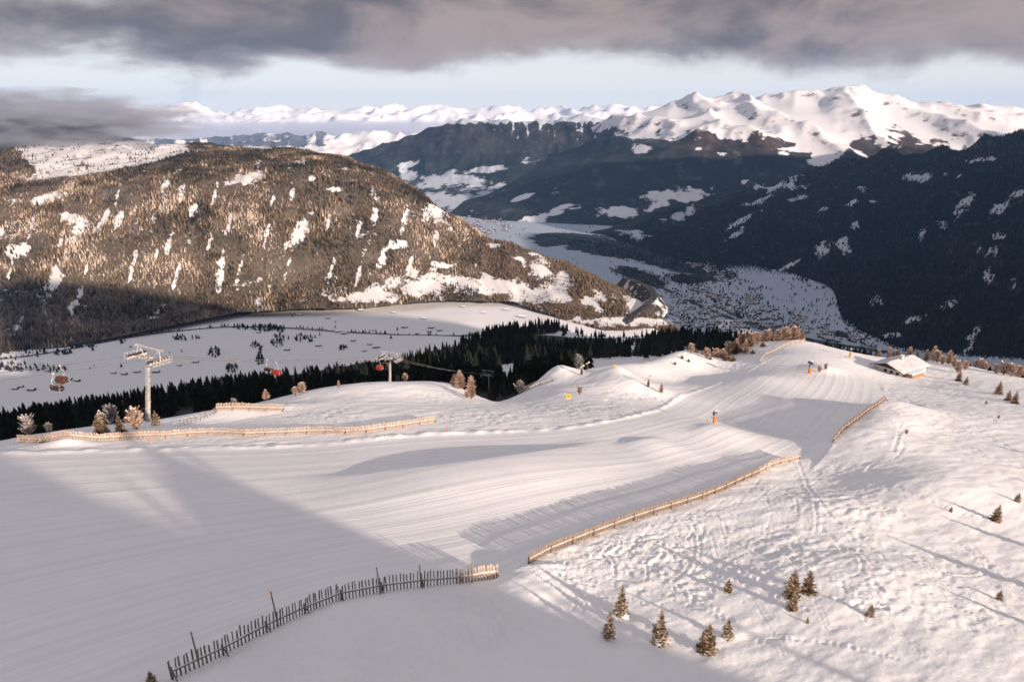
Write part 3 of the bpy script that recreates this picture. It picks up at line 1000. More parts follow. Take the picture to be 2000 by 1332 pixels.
S3.noise(n3)
a3, b3 = S3.pix()
nz3 = fbm(a3 * 0.035, b3 * 0.05, 5, 101, gain=0.65) * 1.1
_sh = lambda L_: [(e_[0], e_[1], e_[2] * (0.66 if e_[3] > 5 and e_[2] > 5 and e_[1] < 530 else 1), e_[3] * (0.72 if e_[1] < 530 else 1)) + tuple(e_[4:]) for e_ in L_]
clear = ell(a3, b3, _sh([(486, 348, 44, 14, -8), (585, 319, 22, 7), (95, 386, 50, 9, -15), (132, 425, 17, 15), (42, 490, 32, 13, -8), (0, 456, 12, 9), (356, 375, 8, 20, 20), (378, 410, 8, 18, 30), (228, 438, 9, 26, 15), (205, 425, 6, 30, 25),
                      (610, 350, 10, 7), (657, 370, 18, 7), (675, 330, 20, 5), (585, 455, 16, 42, 35), (732, 425, 9, 20), (745, 510, 8, 26, 15), (780, 480, 22, 12), (431, 530, 6, 30, 8), (862, 408, 26, 42, 62),
                      (870, 520, 28, 7), (330, 480, 5, 34, 12), (260, 520, 4, 40, 15), (112, 540, 10, 22, 20), (150, 585, 6, 30, 25), (720, 580, 60, 12), (820, 560, 60, 14), (1060, 535, 30, 14, 40), (1095, 560, 20, 24, 30), (1160, 590, 16, 18, 30), (1240, 600, 12, 14), (965, 480, 14, 5), (1010, 505, 8, 5),
                      (1240, 628, 90, 7), (990, 565, 120, 14, 8)] + [(sx_, sy_, 2.5, 28, 14) for sx_, sy_ in [(60, 450), (170, 520), (300, 430), (305, 500), (345, 540), (410, 470), (450, 430), (470, 520), (520, 460), (530, 400), (560, 530), (640, 440), (650, 520), (700, 450), (700, 540), (790, 430), (800, 520), (850, 470), (120, 470), (20, 530), (230, 380), (420, 380)]]), 0.95, nz3)
topsnow = inpoly(a3, b3, [(40, 362), (70, 335), (20, 285), (60, 262), (330, 262), (375, 295), (300, 318), (215, 336), (120, 356)])
topsnow = np.maximum(topsnow, ell(a3, b3, [(345, 287, 26, 10), (500, 287, 30, 3)], 0.6, nz3))
f3 = 0.88 - 1.05 * clear - 0.62 * topsnow * sstep(Y := S3.Y, 3000, 3100)
f3 = f3 - 1.1 * np.clip(fbm((S3.X + 0.3 * S3.Y) * 0.012, (S3.Y - 0.3 * S3.X) * 0.0025, 5, 111) - 0.22, 0, 0.7)
basefade = sstep(b3, 575 + 0, 640) * (a3 > 250) * 0
la3 = np.maximum(sstep(a3, 930, 1000), ell(a3, b3, [(640, 300, 120, 14, 5), (100, 400, 90, 40)]) * 0.8)
S3.build('wooded_mountain', 'hill_left', np.clip(f3, -0.4, 1), la3)

# ---- main valley floor and the ground that reaches the horizon
gx = np.r_[np.linspace(-37000, -4500, 12), np.linspace(-4000, 9000, 200), np.linspace(9500, 37000, 12)]
gy = np.r_[np.linspace(-30000, 1500, 10), np.geomspace(2000, 16000, 260), np.linspace(18000, 38500, 14)]
VX, VY = np.meshgrid(gx, gy)
VZ = -960 + 9 * fbm(VX * 0.0012, VY * 0.0012, 4, 121) * sstep(VY, 1800, 2600) - 20 * (VY < 1900)
av, bv = project(VX, VY, VZ)
vis = (VY > 2000) & (VY < 15000) & (np.abs(VX) < 9000)
nzv = fbm(VX * 0.002, VY * 0.0012, 4, 131) * 0.5
fv = ell(av, bv, [(1290, 505, 150, 18, 14), (1190, 490, 100, 14, 8), (1100, 465, 70, 10), (1075, 475, 30, 8), (1250, 540, 60, 16, 20), (1340, 545, 40, 10), (1420, 600, 30, 10, 30), (1180, 430, 40, 8), (1640, 655, 25, 8, 20), (1700, 610, 40, 8, 15),
                      (1100, 400, 60, 14, -10), (1000, 345, 60, 8, -8), (880, 385, 40, 6), (1060, 380, 50, 8), (1020, 415, 40, 6)], 0.6, nzv)
fv = np.where(vis, fv * 1.0 - 0.08 + 0.25 * sstep(VY, 4800, 6500) + 0.35 * nzv, -0.3)
me = mesh_np('valley_floor', np.c_[VX.ravel(), VY.ravel(), VZ.ravel()], grid_faces(len(gx), len(gy)), [MAT['hill_valley_shaded']], smooth=True)
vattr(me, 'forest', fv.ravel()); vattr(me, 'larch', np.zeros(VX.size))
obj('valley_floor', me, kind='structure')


def on_valley(px, py):
    p = at(px, py, 4000)
    return p * (-958.0 / p[2])


# ---- the dark wooded mountain on the right (beyond the frame a peak is added to shade the valley)
S5 = Sheet([
    [(1100, 470, 5900), (1190, 472, 5700), (1300, 500, 4950), (1400, 535, 4420), (1470, 545, 4300), (1560, 545, 4300), (1640, 562, 4000), (1660, 590, 3650), (1630, 622, 3350), (1720, 668, 2980), (1800, 695, 2790), (2000, 712, 2690), (2500, 760, 2500), (4500, 780, 2500)],
    [(1100, 462, 6050), (1190, 460, 5900), (1300, 478, 5300), (1400, 505, 4800), (1470, 515, 4700), (1560, 512, 4600), (1650, 530, 4150), (1690, 560, 3800), (1700, 585, 3500), (1760, 620, 3180), (1850, 640, 3000), (2000, 652, 2890), (2500, 660, 2700), (4500, 660, 2700)],
    [(1100, 458, 6100), (1190, 452, 6000), (1300, 450, 5650), (1400, 455, 5300), (1560, 450, 5050), (1700, 470, 4500), (1850, 500, 3900), (2000, 500, 3600), (2250, 430, 3100), (2500, 400, 2900), (4500, 380, 2900)],
    [(1100, 457, 6200), (1190, 448, 6150), (1300, 420, 5950), (1400, 405, 5750), (1560, 385, 5500), (1700, 380, 5100), (1850, 370, 4700), (2000, 360, 4300), (2130, 240, 3950), (2250, 100, 3600), (2500, 0, 3500), (4500, -20, 3500)],
    [(1100, 456, 6400), (1190, 446, 6350), (1250, 432, 6300), (1350, 397, 6200), (1450, 368, 6100), (1560, 341, 5950), (1630, 325, 5850), (1700, 308, 5700), (1760, 303, 5600), (1830, 291, 5400), (1900, 278, 5200), (2000, 262, 5000), (2060, 222, 4800), (2130, 110, 4500), (2200, 0, 4200), (2300, -130, 3900), (4500, -180, 3900)],
    [('z', 1100, -990, 7000), ('z', 1300, -990, 7000), ('z', 1700, -700, 6800), ('z', 2000, -500, 6500), ('z', 2120, -200, 6300), ('z', 2230, 100, 6300), ('z', 4500, 500, 6300)],
    [('z', 1100, -1000, 7600), ('z', 2000, -900, 7600), ('z', 2230, -700, 7600), ('z', 4500, -300, 7600)],
], 400, 150, 1100, 4500, ku=3, kv=5)
S5.noise(lambda X, Y, z: sstep(z, -960, -800) * (rmf((X - 0.6 * Y) * 0.0017, (Y + 0.6 * X) * 0.0007, 5, 141) * 85 - 50 + fbm(X * 0.003, Y * 0.003, 4, 145) * 20))
a5, b5 = S5.pix()
nz5 = fbm(a5 * 0.05, b5 * 0.07, 5, 151, gain=0.65) * 1.2
cl5 = ell(a5, b5, [(1800, 347, 44, 6, -4), (1915, 313, 42, 5, -6), (1490, 345, 60, 9), (1520, 365, 40, 8), (1560, 385, 18, 6, -20), (1450, 430, 30, 4, -30), (1480, 395, 28, 4, -20), (1605, 490, 10, 18, 35), (1440, 455, 20, 4, -30), (1640, 475, 12, 8), (1660, 485, 14, 5, -40),
                      (1800, 465, 5, 16, 15), (1885, 400, 8, 24, 40), (1955, 405, 24, 6, -28), (1990, 378, 20, 6, -28), (1945, 462, 14, 6), (1855, 595, 22, 7, -25), (1785, 625, 25, 5, -25), (1750, 655, 24, 4), (1705, 395, 12, 4), (1845, 440, 8, 9), (1930, 490, 24, 4, -20), (1240, 460, 20, 10), (1330, 420, 30, 8, -20),
                      (1610, 408, 10, 6), (1660, 400, 14, 4, -30), (1540, 520, 30, 4, -30), (1930, 545, 14, 8, 60), (1980, 560, 8, 10), (1710, 585, 10, 8), (1900, 660, 6, 24, 25), (1670, 440, 6, 10, 30), (1690, 370, 14, 5)], 0.65, nz5)
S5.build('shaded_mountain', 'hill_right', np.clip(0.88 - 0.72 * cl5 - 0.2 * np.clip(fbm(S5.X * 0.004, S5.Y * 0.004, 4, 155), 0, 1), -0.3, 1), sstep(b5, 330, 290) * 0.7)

# ---- the middle mountain with farmland at its foot
S6 = Sheet([
    [(560, 440, 7000), (800, 432, 7050), (950, 440, 6800), (1100, 445, 6600), (1300, 450, 6600)],
    [(560, 400, 8000), (800, 392, 8150), (950, 388, 8000), (1100, 380, 7900), (1300, 380, 7900)],
    [(560, 355, 9000), (700, 345, 9400), (800, 335, 9500), (900, 328, 9300), (1000, 322, 9100), (1100, 310, 9000), (1300, 300, 9000)],
    [(560, 335, 9900), (700, 312, 10200), (780, 292, 10100), (860, 280, 9900), (950, 278, 9700), (1050, 270, 9700), (1150, 262, 9800), (1300, 262, 10000)],
    [(560, 330, 10900), (690, 306, 11000), (730, 294, 11000), (800, 266, 10900), (850, 250, 10800), (905, 231, 10700), (950, 232, 10700), (990, 227, 10700), (1030, 236, 10800), (1080, 232, 10900), (1120, 224, 11000), (1200, 236, 11300), (1300, 236, 11500)],
    [('z', 560, -980, 13000), ('z', 900, -600, 13000), ('z', 1300, -500, 13500)],
], 260, 110, 560, 1300, ku=1, kv=4)
S6.noise(lambda X, Y, z: sstep(z, -900, -600) * (fbm(X * 0.0022, Y * 0.0009, 5, 161, ridged=True) * 55 - 25 + fbm(X * 0.002, Y * 0.002, 5, 165) * 35))
a6, b6 = S6.pix()
nz6 = fbm(a6 * 0.03, b6 * 0.06, 4, 171) * 0.6
snow6 = ell(a6, b6, [(870, 360, 110, 24, 5), (900, 400, 120, 26, 12), (960, 330, 60, 7, -8), (1030, 315, 30, 8, -10), (930, 375, 130, 30, 10), (790, 322, 28, 6, -8), (990, 440, 60, 14)], 0.6, nz6) * (0.85 + 0.6 * fbm(S6.X * 0.0032, S6.Y * 0.0015, 3, 175))
top6 = sstep(b6 + 10 * fbm(a6 * 0.06, b6 * 0.02, 3, 176), 246, 234)
chut = np.clip(fbm(a6 * 0.12, b6 * 0.025, 4, 177) - 0.05, 0, 1) * sstep(a6, 930, 1010) * sstep(b6, 292, 258) * 1.3
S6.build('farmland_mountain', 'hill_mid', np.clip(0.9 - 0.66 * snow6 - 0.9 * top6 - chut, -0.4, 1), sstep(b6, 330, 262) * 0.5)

# ---- the big snow mountain
S7 = Sheet([
    [(850, 450, 6700), (1050, 458, 6450), (1200, 462, 6300), (1400, 480, 6200), (1700, 490, 6100), (2500, 490, 6100)],
    [(850, 420, 7400), (950, 410, 7200), (1050, 408, 6950), (1200, 402, 6800), (1400, 405, 6800), (1700, 400, 6900), (2500, 400, 6900)],
    [(850, 400, 8100), (950, 385, 7900), (1050, 352, 7700), (1150, 325, 7600), (1250, 305, 7600), (1400, 300, 7600), (1550, 305, 7500), (1700, 312, 7500), (1850, 310, 7700), (2500, 300, 7700)],
    [(850, 390, 8900), (950, 372, 8700), (1050, 330, 8600), (1150, 292, 8500), (1250, 262, 8500), (1350, 252, 8400), (1450, 248, 8300), (1550, 262, 8100), (1700, 268, 8300), (1850, 268, 8500), (1960, 262, 8600), (2500, 255, 8600)],
    [(850, 385, 9600), (950, 362, 9400), (1050, 318, 9300), (1120, 284, 9300), (1200, 244, 9300), (1260, 232, 9300), (1330, 226, 9200), (1420, 220, 9100), (1500, 208, 9200), (1600, 205, 9200), (1700, 222, 9300), (1800, 235, 9300), (1960, 240, 9400), (2500, 225, 9400)],
    [(850, 380, 10400), (950, 356, 10200), (1050, 310, 10200), (1120, 276, 10200), (1160, 246, 10300), (1210, 213, 10400), (1250, 202, 10400), (1290, 187, 10400), (1340, 191, 10400), (1370, 196, 10400), (1405, 185, 10400), (1440, 193, 10400), (1485, 184, 10300), (1520, 176, 10200), (1545, 181, 10200), (1570, 187, 10200), (1600, 178, 10200),
     (1640, 174, 10200), (1690, 183, 10300), (1720, 186, 10300), (1750, 200, 10400), (1790, 203, 10400), (1850, 207, 10400), (1900, 214, 10500), (1960, 221, 10700), (2000, 212, 10900), (2100, 205, 11000), (2500, 190, 11000)],
    [('z', 850, -900, 13500), ('z', 1300, -300, 13500), ('z', 2500, -300, 13500)],
], 400, 190, 850, 2500, ku=1, kv=4)


def n7(X, Y, z):
    hi = sstep(z, -700, -250)
    return hi * (rmf((X + 0.4 * Y) * 0.00075, (Y - 0.4 * X) * 0.00055, 6, 181, gain=0.42) * 135 - 110)


S7.noise(n7)
a7, b7 = S7.pix()
tl = np.interp(a7, [850, 1000, 1100, 1170, 1250, 1330, 1420, 1480, 1560, 1600, 1650, 1700, 1760, 1850, 2000], [200, 215, 240, 255, 272, 258, 262, 262, 288, 306, 290, 280, 264, 288, 280])
tl = tl + 16 * fbm(a7 * 0.03, b7 * 0.03, 4, 191) * 1.6
f7 = sstep(b7, tl - 34, tl + 26)
cl7 = ell(a7, b7, [(1310, 385, 60, 14, -6), (1220, 415, 60, 12), (1290, 400, 30, 8), (1610, 310, 28, 16), (1250, 292, 22, 8), (1330, 262, 14, 5), (1460, 357, 14, 7), (1170, 360, 14, 4), (1090, 410, 40, 10, -15), (1050, 430, 40, 8), (1370, 290, 12, 5), (1270, 245, 30, 8, -30), (1570, 292, 60, 5), (1640, 290, 10, 14), (1530, 300, 12, 5), (1680, 300, 20, 3, 30), (1020, 385, 24, 5, -20),
                      (1620, 285, 22, 26), (1800, 262, 8, 18, -40)], 0.65, fbm(a7 * 0.03, b7 * 0.06, 4, 195) * 0.6)
def slope_of(S):
    dzu = np.hypot(np.gradient(S.X, axis=1), np.gradient(S.Y, axis=1)); dzv = np.hypot(np.gradient(S.X, axis=0), np.gradient(S.Y, axis=0))
    return np.hypot(np.gradient(S.z, axis=1) / np.maximum(dzu, 1), np.gradient(S.z, axis=0) / np.maximum(dzv, 1))


rk7 = 0.15 + 0.30 * sstep(slope_of(S7) + 0.12 * fbm(S7.X * 0.004, S7.Y * 0.004, 3, 197), 0.34, 0.75)
S7.build('snow_mountain', 'hill_peaks', np.clip(f7 * 0.95 - 0.62 * cl7 - 0.05, -0.4, 1), sstep(b7, 320, 275) * sstep(a7, 1250, 1400), rk7)

# ---- far hills and the far range
S8 = Sheet([
    [('z', 200, -1000, 14500), ('z', 1000, -1000, 14500)],
    [(200, 300, 16500), (380, 300, 16500), (600, 300, 16500), (720, 303, 16500), (1000, 300, 16500)],
    [(200, 276, 18500), (380, 274, 18500), (450, 268, 18500), (520, 262, 18500), (600, 262, 18500), (640, 258, 18500), (690, 260, 18500), (740, 257, 18500), (800, 262, 18500), (900, 262, 18500), (1000, 262, 18500)],
    [('z', 200, -700, 21000), ('z', 1000, -700, 21000)],
], 200, 60, 200, 1000, ku=1, kv=2)
S8.noise(lambda X, Y, z: sstep(z, -950, -700) * (fbm(X * 0.0014, Y * 0.0006, 5, 201, ridged=True) * 120 - 60))
a8, b8 = S8.pix()
S8.build('far_hills', 'hill_far', np.clip(0.65 - 0.5 * sstep(a8, 600, 680) + 0.5 * fbm(a8 * 0.05, b8 * 0.02, 3, 205) - 0.8 * sstep(b8, 285, 296), -0.3, 1), None, None)
S9 = Sheet([
    [('z', -600, -900, 26000), ('z', 1500, -900, 26000)],
    [(-600, 245, 29000), (200, 245, 29000), (600, 243, 29000), (1000, 240, 29000), (1500, 240, 29000)],
    [(-600, 215, 31500), (-300, 200, 31500), (0, 194, 31500), (200, 215, 31500), (310, 210, 31500), (345, 201, 31500), (375, 206, 31500), (415, 203, 31500), (450, 218, 31500), (500, 217, 31500), (545, 209, 31500), (615, 208, 31500), (650, 218, 31500), (700, 207, 31500), (740, 213, 31500), (790, 209, 31500), (820, 205, 31500), (870, 206, 31500), (905, 217, 31500), (935, 209, 31500), (985, 211, 31500), (1060, 208, 31500), (1100, 213, 31500), (1160, 209, 31500), (1500, 205, 31500)],
    [('z', -600, -600, 36000), ('z', 1500, -600, 36000)],
], 420, 80, -600, 1500, ku=1, kv=2)
S9.noise(lambda X, Y, z: sstep(z, -600, 0) * (rmf(X * 0.0006, Y * 0.0005, 6, 211, gain=0.5) * 230 - 180))
S9.build('far_range', 'hill_far', np.full(S9.X.shape, -0.4), None, 0.14 + 0.30 * sstep(slope_of(S9), 0.5, 1.1))

# ---- unseen mountain behind the camera, its crest shaped to shade the side valley
gx = np.linspace(-2600, 2600, 261); gd = np.linspace(700, 3600, 50)
GS, GD = np.meshgrid(gx, gd)      # s across the sun's direction, d towards the sun
BX = (GS + GD) * 0.70711; BY = (GS - GD) * 0.70711
edge = [S3.zat(*q) for q in [(40, 545), (150, 548), (250, 560), (340, 576), (400, 588), (470, 600)]] + [on_terrace(*q) for q in [(560, 606), (650, 609), (750, 613), (870, 626), (950, 644)]]
hs = sorted(((p[0] + p[1]) * 0.70711, p[2] + (1700 - (p[0] - p[1]) * 0.70711) * math.tan(SUN_EL)) for p in edge)
BH_S = [-2600, -600, 0, 200, 285, 330] + [q[0] for q in hs] + [hs[-1][0] + 150, 2600]
BH_H = [250, 300, 320, 350, 370, hs[0][1] - 25] + [q[1] for q in hs] + [hs[-1][1] - 160, -300]
BZ = np.interp(GS, BH_S, BH_H) - np.abs(GD - 1700) * np.where(GD < 1700, 0.52, 0.3) + 5 * fbm(GS * 0.004, GD * 0.004, 4, 221)
me = mesh_np('shade_crag_behind', np.c_[BX.ravel(), BY.ravel(), BZ.ravel()], grid_faces(261, 50), [MAT['hill_left']], smooth=True)
vattr(me, 'forest', np.full(BX.size, 0.2)); vattr(me, 'larch', np.zeros(BX.size)); vattr(me, 'rock', np.zeros(BX.size))
obj('shade_crag_behind', me, kind='structure')
# ---- unseen mountain added beyond the right edge to keep the main valley in shade
gx = np.linspace(1500, 6000, 80); gy = np.linspace(-2500, 3600, 80)
OX, OY = np.meshgrid(gx, gy)
OZ = 480 - np.abs(OX - 3700) * 0.85 - 0.9 * np.maximum(0, OY - 2500) - 0.5 * np.maximum(0, -400 - OY) + 40 * fbm(OX * 0.001, OY * 0.001, 4, 231)
OZ = np.maximum(OZ, -1050)
me = mesh_np('added_shade_mountain', np.c_[OX.ravel(), OY.ravel(), OZ.ravel()], grid_faces(80, 80), [MAT['hill_right']], smooth=True)
vattr(me, 'forest', np.full(OX.size, 0.8)); vattr(me, 'larch', np.zeros(OX.size))
obj('added_shade_mountain', me, kind='structure')

# ================================================================== VEGETATION PROTOTYPES


def tri_mesh(name, V, F, mats, tint=None, smooth=False):
    me = mesh_np(name, np.array(V, float), np.array(F, int), mats, smooth=smooth)
    if tint is not None:
        vattr(me, 'tint', tint)
    return me


def spruce_crown(seed, wide=0.36, levels=17, frost=0.12, h=3.0, sparse=1.0, mat='spruce_needles', dome=0.0, lift=0.0, thin=1.0):
    """needled branches of a young spruce, height h, base at 0"""
    r_ = random.Random(seed)
    V = []; F = []; T = []

    def tri(a, b, c, t):
        i = len(V); V.extend([a, b, c]); F.append((i, i + 1, i + 2)); T.extend([t] * 3)
    for L in range(levels):
        f = (L + 0.3) / levels
        z = h * (0.05 + 0.93 * f)
        prof = (1 - f) ** 0.82 * (1 - dome) + dome * math.sqrt(max(0, 1 - (2 * f - 0.75) ** 2 / 1.6))
        rad = h * wide * prof * r_.uniform(0.80, 1.15) + 0.05
        nb = int((9 - 4 * f * (1 - dome)) * sparse)
        a0 = r_.uniform(0, 6.28)
        for b in range(nb):
            a = a0 + 6.283 * b / nb + r_.uniform(-0.25, 0.25)
            Rb = rad * r_.uniform(0.7, 1.15)
            dx, dy = math.cos(a), math.sin(a)
            droop = r_.uniform(0.10, 0.3) * (1 - 0.5 * f); up = 0.25 * f + lift
            nseg = 6
            pts = []
            for k in range(nseg + 1):
                t = k / nseg
                pts.append(Vector((dx * Rb * t, dy * Rb * t, z + Rb * (up * t - droop * t * t + 0.12 * t ** 3))))
            side = Vector((-dy, dx, 0))
            base_t = r_.uniform(0.0, 0.55)
            for k in range(nseg):
                p, q = pts[k], pts[k + 1]
                t = (k + 0.5) / nseg
                ln = thin * Rb * 0.42 * (1 - 0.55 * t) * r_.uniform(0.7, 1.2) + 0.05
                fr = 1.0 if r_.random() < frost * (0.4 + t) else min(0.66, base_t + r_.uniform(-0.1, 0.25) * (0.3 + t))
                for s in (-1, 1):
                    tip = p + (q - p) * 1.3 + side * s * ln + Vector((0, 0, r_.uniform(-0.10, 0.02) * ln * 3))
                    tri(p, q, tip, max(0, fr))
                    tip2 = p + side * s * ln * 0.6 + Vector((0, 0, -ln * r_.uniform(0.25, 0.6)))
                    tri(q, p, tip2, max(0, fr - 0.2))
            tri(pts[-2] + side * 0.03, pts[-2] - side * 0.03, pts[-1] + Vector((dx, dy, 0.15)) * 0.1, base_t)
    for k in range(6):
        a = k * 1.05
        tri(Vector((math.cos(a) * .06, math.sin(a) * .06, h * .9)), Vector((math.cos(a + 1) * .06, math.sin(a + 1) * .06, h * .9)), Vector((0, 0, h * 1.06)), 0.5)
    return tri_mesh('spruce_crown', [tuple(v) for v in V], F, [MAT[mat]], T)


def trunk_mesh(h, r, mat='bark', n=6):
    mb = MB(); mb.tube([(0, 0, -0.4), (0.01 * h, 0, h * 0.4), (0, 0, h * 0.93)], [r, r * 0.7, r * 0.15], n)
    return mb.mesh('trunk', [MAT[mat]])


def snow_foot_mesh(seed):
    r_ = np.random.default_rng(seed)
    nu, nv = 14, 6
    a = np.linspace(0, 2 * np.pi, nu); b = np.linspace(0, np.pi / 2, nv)
    A, Bb = np.meshgrid(a, b)
    k = 1 + 0.18 * np.sin(A * 2 + seed) + 0.1 * np.sin(A * 3 + 1)
    V = np.c_[(np.cos(A) * np.cos(Bb) * k).ravel(), (np.sin(A) * np.cos(Bb) * k).ravel(), (np.sin(Bb)).ravel()]
    return mesh_np('snow_mound', V, grid_faces(nu, nv), [MAT['snow_piece']], smooth=True)


SPRUCE = [(spruce_crown(1, 0.24, 18, 0.34), 'tall'), (spruce_crown(2, 0.34, 17, 0.16), 'broad'), (spruce_crown(3, 0.29, 16, 0.36), 'mid'), (spruce_crown(4, 0.38, 13, 0.24), 'bushy')]
TRUNK3 = trunk_mesh(3.0, 0.055)
SNOWFOOT = snow_foot_mesh(3)


def spruce(px, py, hpx, var, label, group=None, snow=False, name='young_spruce', wscale=1.0, p=None):
    p = ground(px, py) if p is None else p
    if p is None:
        return None
    d = p[1] * CP - p[2] * SP
    fore = max(0.35, math.cos(math.atan2(-p[2], math.hypot(p[0], p[1]))))
    h = hpx * d / FPX / fore
    e = obj(name, None, loc=p, label=label, cat='tree', group=group)
    s = h / 3.0
    e.scale = (s * wscale * 0.78, s * wscale * 0.78, s * 0.86)
    e.rotation_euler = (random.uniform(-.04, .04), random.uniform(-.04, .04), random.uniform(0, 6.28))
    obj('crown', SPRUCE[var][0], e); obj('trunk', TRUNK3, e)
    if snow:
        q = obj('snow_mound', SNOWFOOT, e, loc=(0.15, 0, -0.25), scl=(0.75, 0.6, 0.75))
    return e


LARCH = [spruce_crown(11 + k, 0.24 + 0.04 * k, 17, 0.3, h=4.0, mat='frost_needles', dome=0.35, lift=0.45, thin=0.8) for k in range(3)]
FBUSH = [spruce_crown(21 + k, 0.42, 9, 0.3, h=2.4, mat='frost_needles', dome=0.6, lift=0.9, thin=0.75, sparse=0.9) for k in range(2)]
FBUSHP = [spruce_crown(25 + k, 0.42, 9, 0.3, h=2.4, mat='pale_needles', dome=0.6, lift=0.9, thin=0.65, sparse=0.9) for k in range(2)]


def star_conifer(seed, tiers=7, spikes=9, wide=0.17, h=1.0):
    """mid-distance conifer crown: ragged drooping tiers"""
    r_ = random.Random(seed)
    V = []; F = []; T = []
    for t in range(tiers):
        f = t / tiers
        zt = h * (0.10 + 0.90 * min(1, f + 1.75 / tiers)); zb = h * (0.08 + 0.90 * f)
        rad = h * wide * (1 - f) ** 0.9 + 0.012 * h
        c = len(V); V.append((r_.uniform(-.01, .01), r_.uniform(-.01, .01), zt)); T.append(0.3)
        n = spikes * 2; a0 = r_.uniform(0, 6.28); tb = r_.uniform(0, 0.5)
        for k in range(n):
            a = a0 + 6.283 * k / n
            rr = rad * (r_.uniform(0.85, 1.2) if k % 2 == 0 else r_.uniform(0.42, 0.62))
            V.append((math.cos(a) * rr, math.sin(a) * rr, zb + h * (0.0 if k % 2 == 0 else 0.035) + r_.uniform(-.012, .012) * h)); T.append(min(1, max(0, tb + r_.uniform(0, .35))))
        for k in range(n):
            F.append((c, c + 1 + k, c + 1 + (k + 1) % n))
    return V, F, T


def joined_trees(name, P, H, seed, variants, mat, label, tintfun=None, cat='forest', group=None):
    """many far trees as one mesh: they read as one wood"""
    r_ = np.random.default_rng(seed)
    n = len(P)
    VV = []; FF = []; TT = []; off = 0
    pick = r_.integers(0, len(variants), n)
    for k, (V, F, T) in enumerate(variants):
        idx = np.where(pick == k)[0]
        if len(idx) == 0:
            continue
        V = np.array(V, float); F = np.array(F, int); T = np.array(T, float)
        a = r_.uniform(0, 6.283, len(idx)); wv = r_.uniform(0.8, 1.25, len(idx))
        c, s = np.cos(a)[:, None], np.sin(a)[:, None]
        hh = H[idx][:, None]
        x = (V[None, :, 0] * c - V[None, :, 1] * s) * hh * wv[:, None] + P[idx, 0:1]
        y = (V[None, :, 0] * s + V[None, :, 1] * c) * hh * wv[:, None] + P[idx, 1:2]
        z = V[None, :, 2] * hh + P[idx, 2:3]
        VV.append(np.stack([x, y, z], -1).reshape(-1, 3))
        FF.append((F[None] + (np.arange(len(idx)) * len(V))[:, None, None]).reshape(-1, F.shape[1]) + off)
        tt = T[None, :] * 0.5 + (r_.random(len(idx))[:, None] * 0.5 if tintfun is None else tintfun(P[idx], r_)[:, None])
        TT.append(np.clip(tt, 0, 1).ravel())
        off += len(idx) * len(V)
    me = mesh_np(name, np.concatenate(VV), np.concatenate(FF), [MAT[mat]])
    vattr(me, 'tint', np.concatenate(TT))
    return obj(name, me, kind='stuff', label=label, cat=cat)


def cone_tree(seed, n=5, wide=0.16):
    r_ = random.Random(seed)
    V = [(r_.uniform(-.02, .02), r_.uniform(-.02, .02), 1.0)]; T = [0.4]
    for k in range(n):
        a = 6.283 * k / n + r_.uniform(-.25, .25); q = wide * r_.uniform(0.7, 1.3)
        V.append((math.cos(a) * q, math.sin(a) * q, r_.uniform(-0.06, 0.06))); T.append(r_.uniform(0, .6))
    return V, [(0, 1 + k, 1 + (k + 1) % n) for k in range(n)], T


# ================================================================== WOODS
# ---- conifers on the slope beyond the crest
dens = np.clip(1 - 1.3 * open1, 0, 1) * np.maximum(sstep(S1.Y, 235, 300), 0.5 * sstep(S1.Y, 160, 190) * (a1 > 905) * (a1 < 1090)) * (1 - sstep(S1.Y, 1050, 1250))
P = S1.scatter(15000, dens / (S1.Y ** 0.8), 31)
# keep the trees whose tops stay under the snow crest line where the photograph shows bare snow in front
H = rng.uniform(9, 19, len(P)) * (1 + 0.25 * sstep(P[:, 1], 400, 800)) * (0.35 + 0.65 * sstep(P[:, 1], 200, 260))
tpx, tpy = project(P[:, 0], P[:, 1], P[:, 2] + H)
TOPX = [-300, 0, 100, 200, 300, 450, 600, 700, 800, 880, 950, 1000, 1080, 1120, 1160, 1250, 1330, 1420, 1500, 1560, 1620, 1700, 1800, 2000, 2300]
TOPY = [860, 790, 778, 764, 748, 724, 712, 700, 684, 660, 632, 622, 612, 632, 640, 644, 632, 634, 650, 655, 664, 682, 705, 745, 850]
keep = (tpy > np.interp(tpx, TOPX, TOPY) + rng.uniform(-3, 12, len(P))) & (tpx > -350) & (tpx < 2350) & ~((tpx > 1040) & (tpx < 1260) & (tpy < 652) & (P[:, 1] < 900))
P = P[keep]; H = H[keep]; tpx = tpx[keep]; tpy = tpy[keep]
size = H / P[:, 1]
inview = (tpx > 0) & (tpx < 2000)
# the 300 that show largest: sight line over the snow crest decides what shows
u = P[:, 0] / P[:, 1]
cz = np.interp(u, _cu, np.array([at(*c)[2] / c[2] for c in CREST]))
shows = inview & ((P[:, 2] + H * 0.55) / P[:, 1] > cz)
order = np.argsort(-size * shows)
single = order[:300]
rest = np.ones(len(P), bool); rest[single] = False
STARS = [star_conifer(41 + k, 7, 8, 0.15 + 0.02 * k) for k in range(3)]
STARSM = []
for V, F, T in STARS:
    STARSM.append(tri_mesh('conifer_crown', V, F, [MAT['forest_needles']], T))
CTRUNK = trunk_mesh(1.0, 0.014)
for k in single:
    e = obj('conifer', None, loc=P[k] - np.array([0, 0, 0.3]), label='dark conifer in the shaded wood below the snowy crest', cat='tree', group='dark conifers of the wood below the crest')
    w = random.uniform(0.85, 1.25)
    e.scale = (H[k] * w, H[k] * w, H[k]); e.rotation_euler = (0, 0, random.uniform(0, 6.28))
    obj('crown', STARSM[int(rng.integers(0, 3))], e); obj('trunk', CTRUNK, e)
STARS2 = [star_conifer(51 + k, 4, 5, 0.15 + 0.02 * k) for k in range(3)]
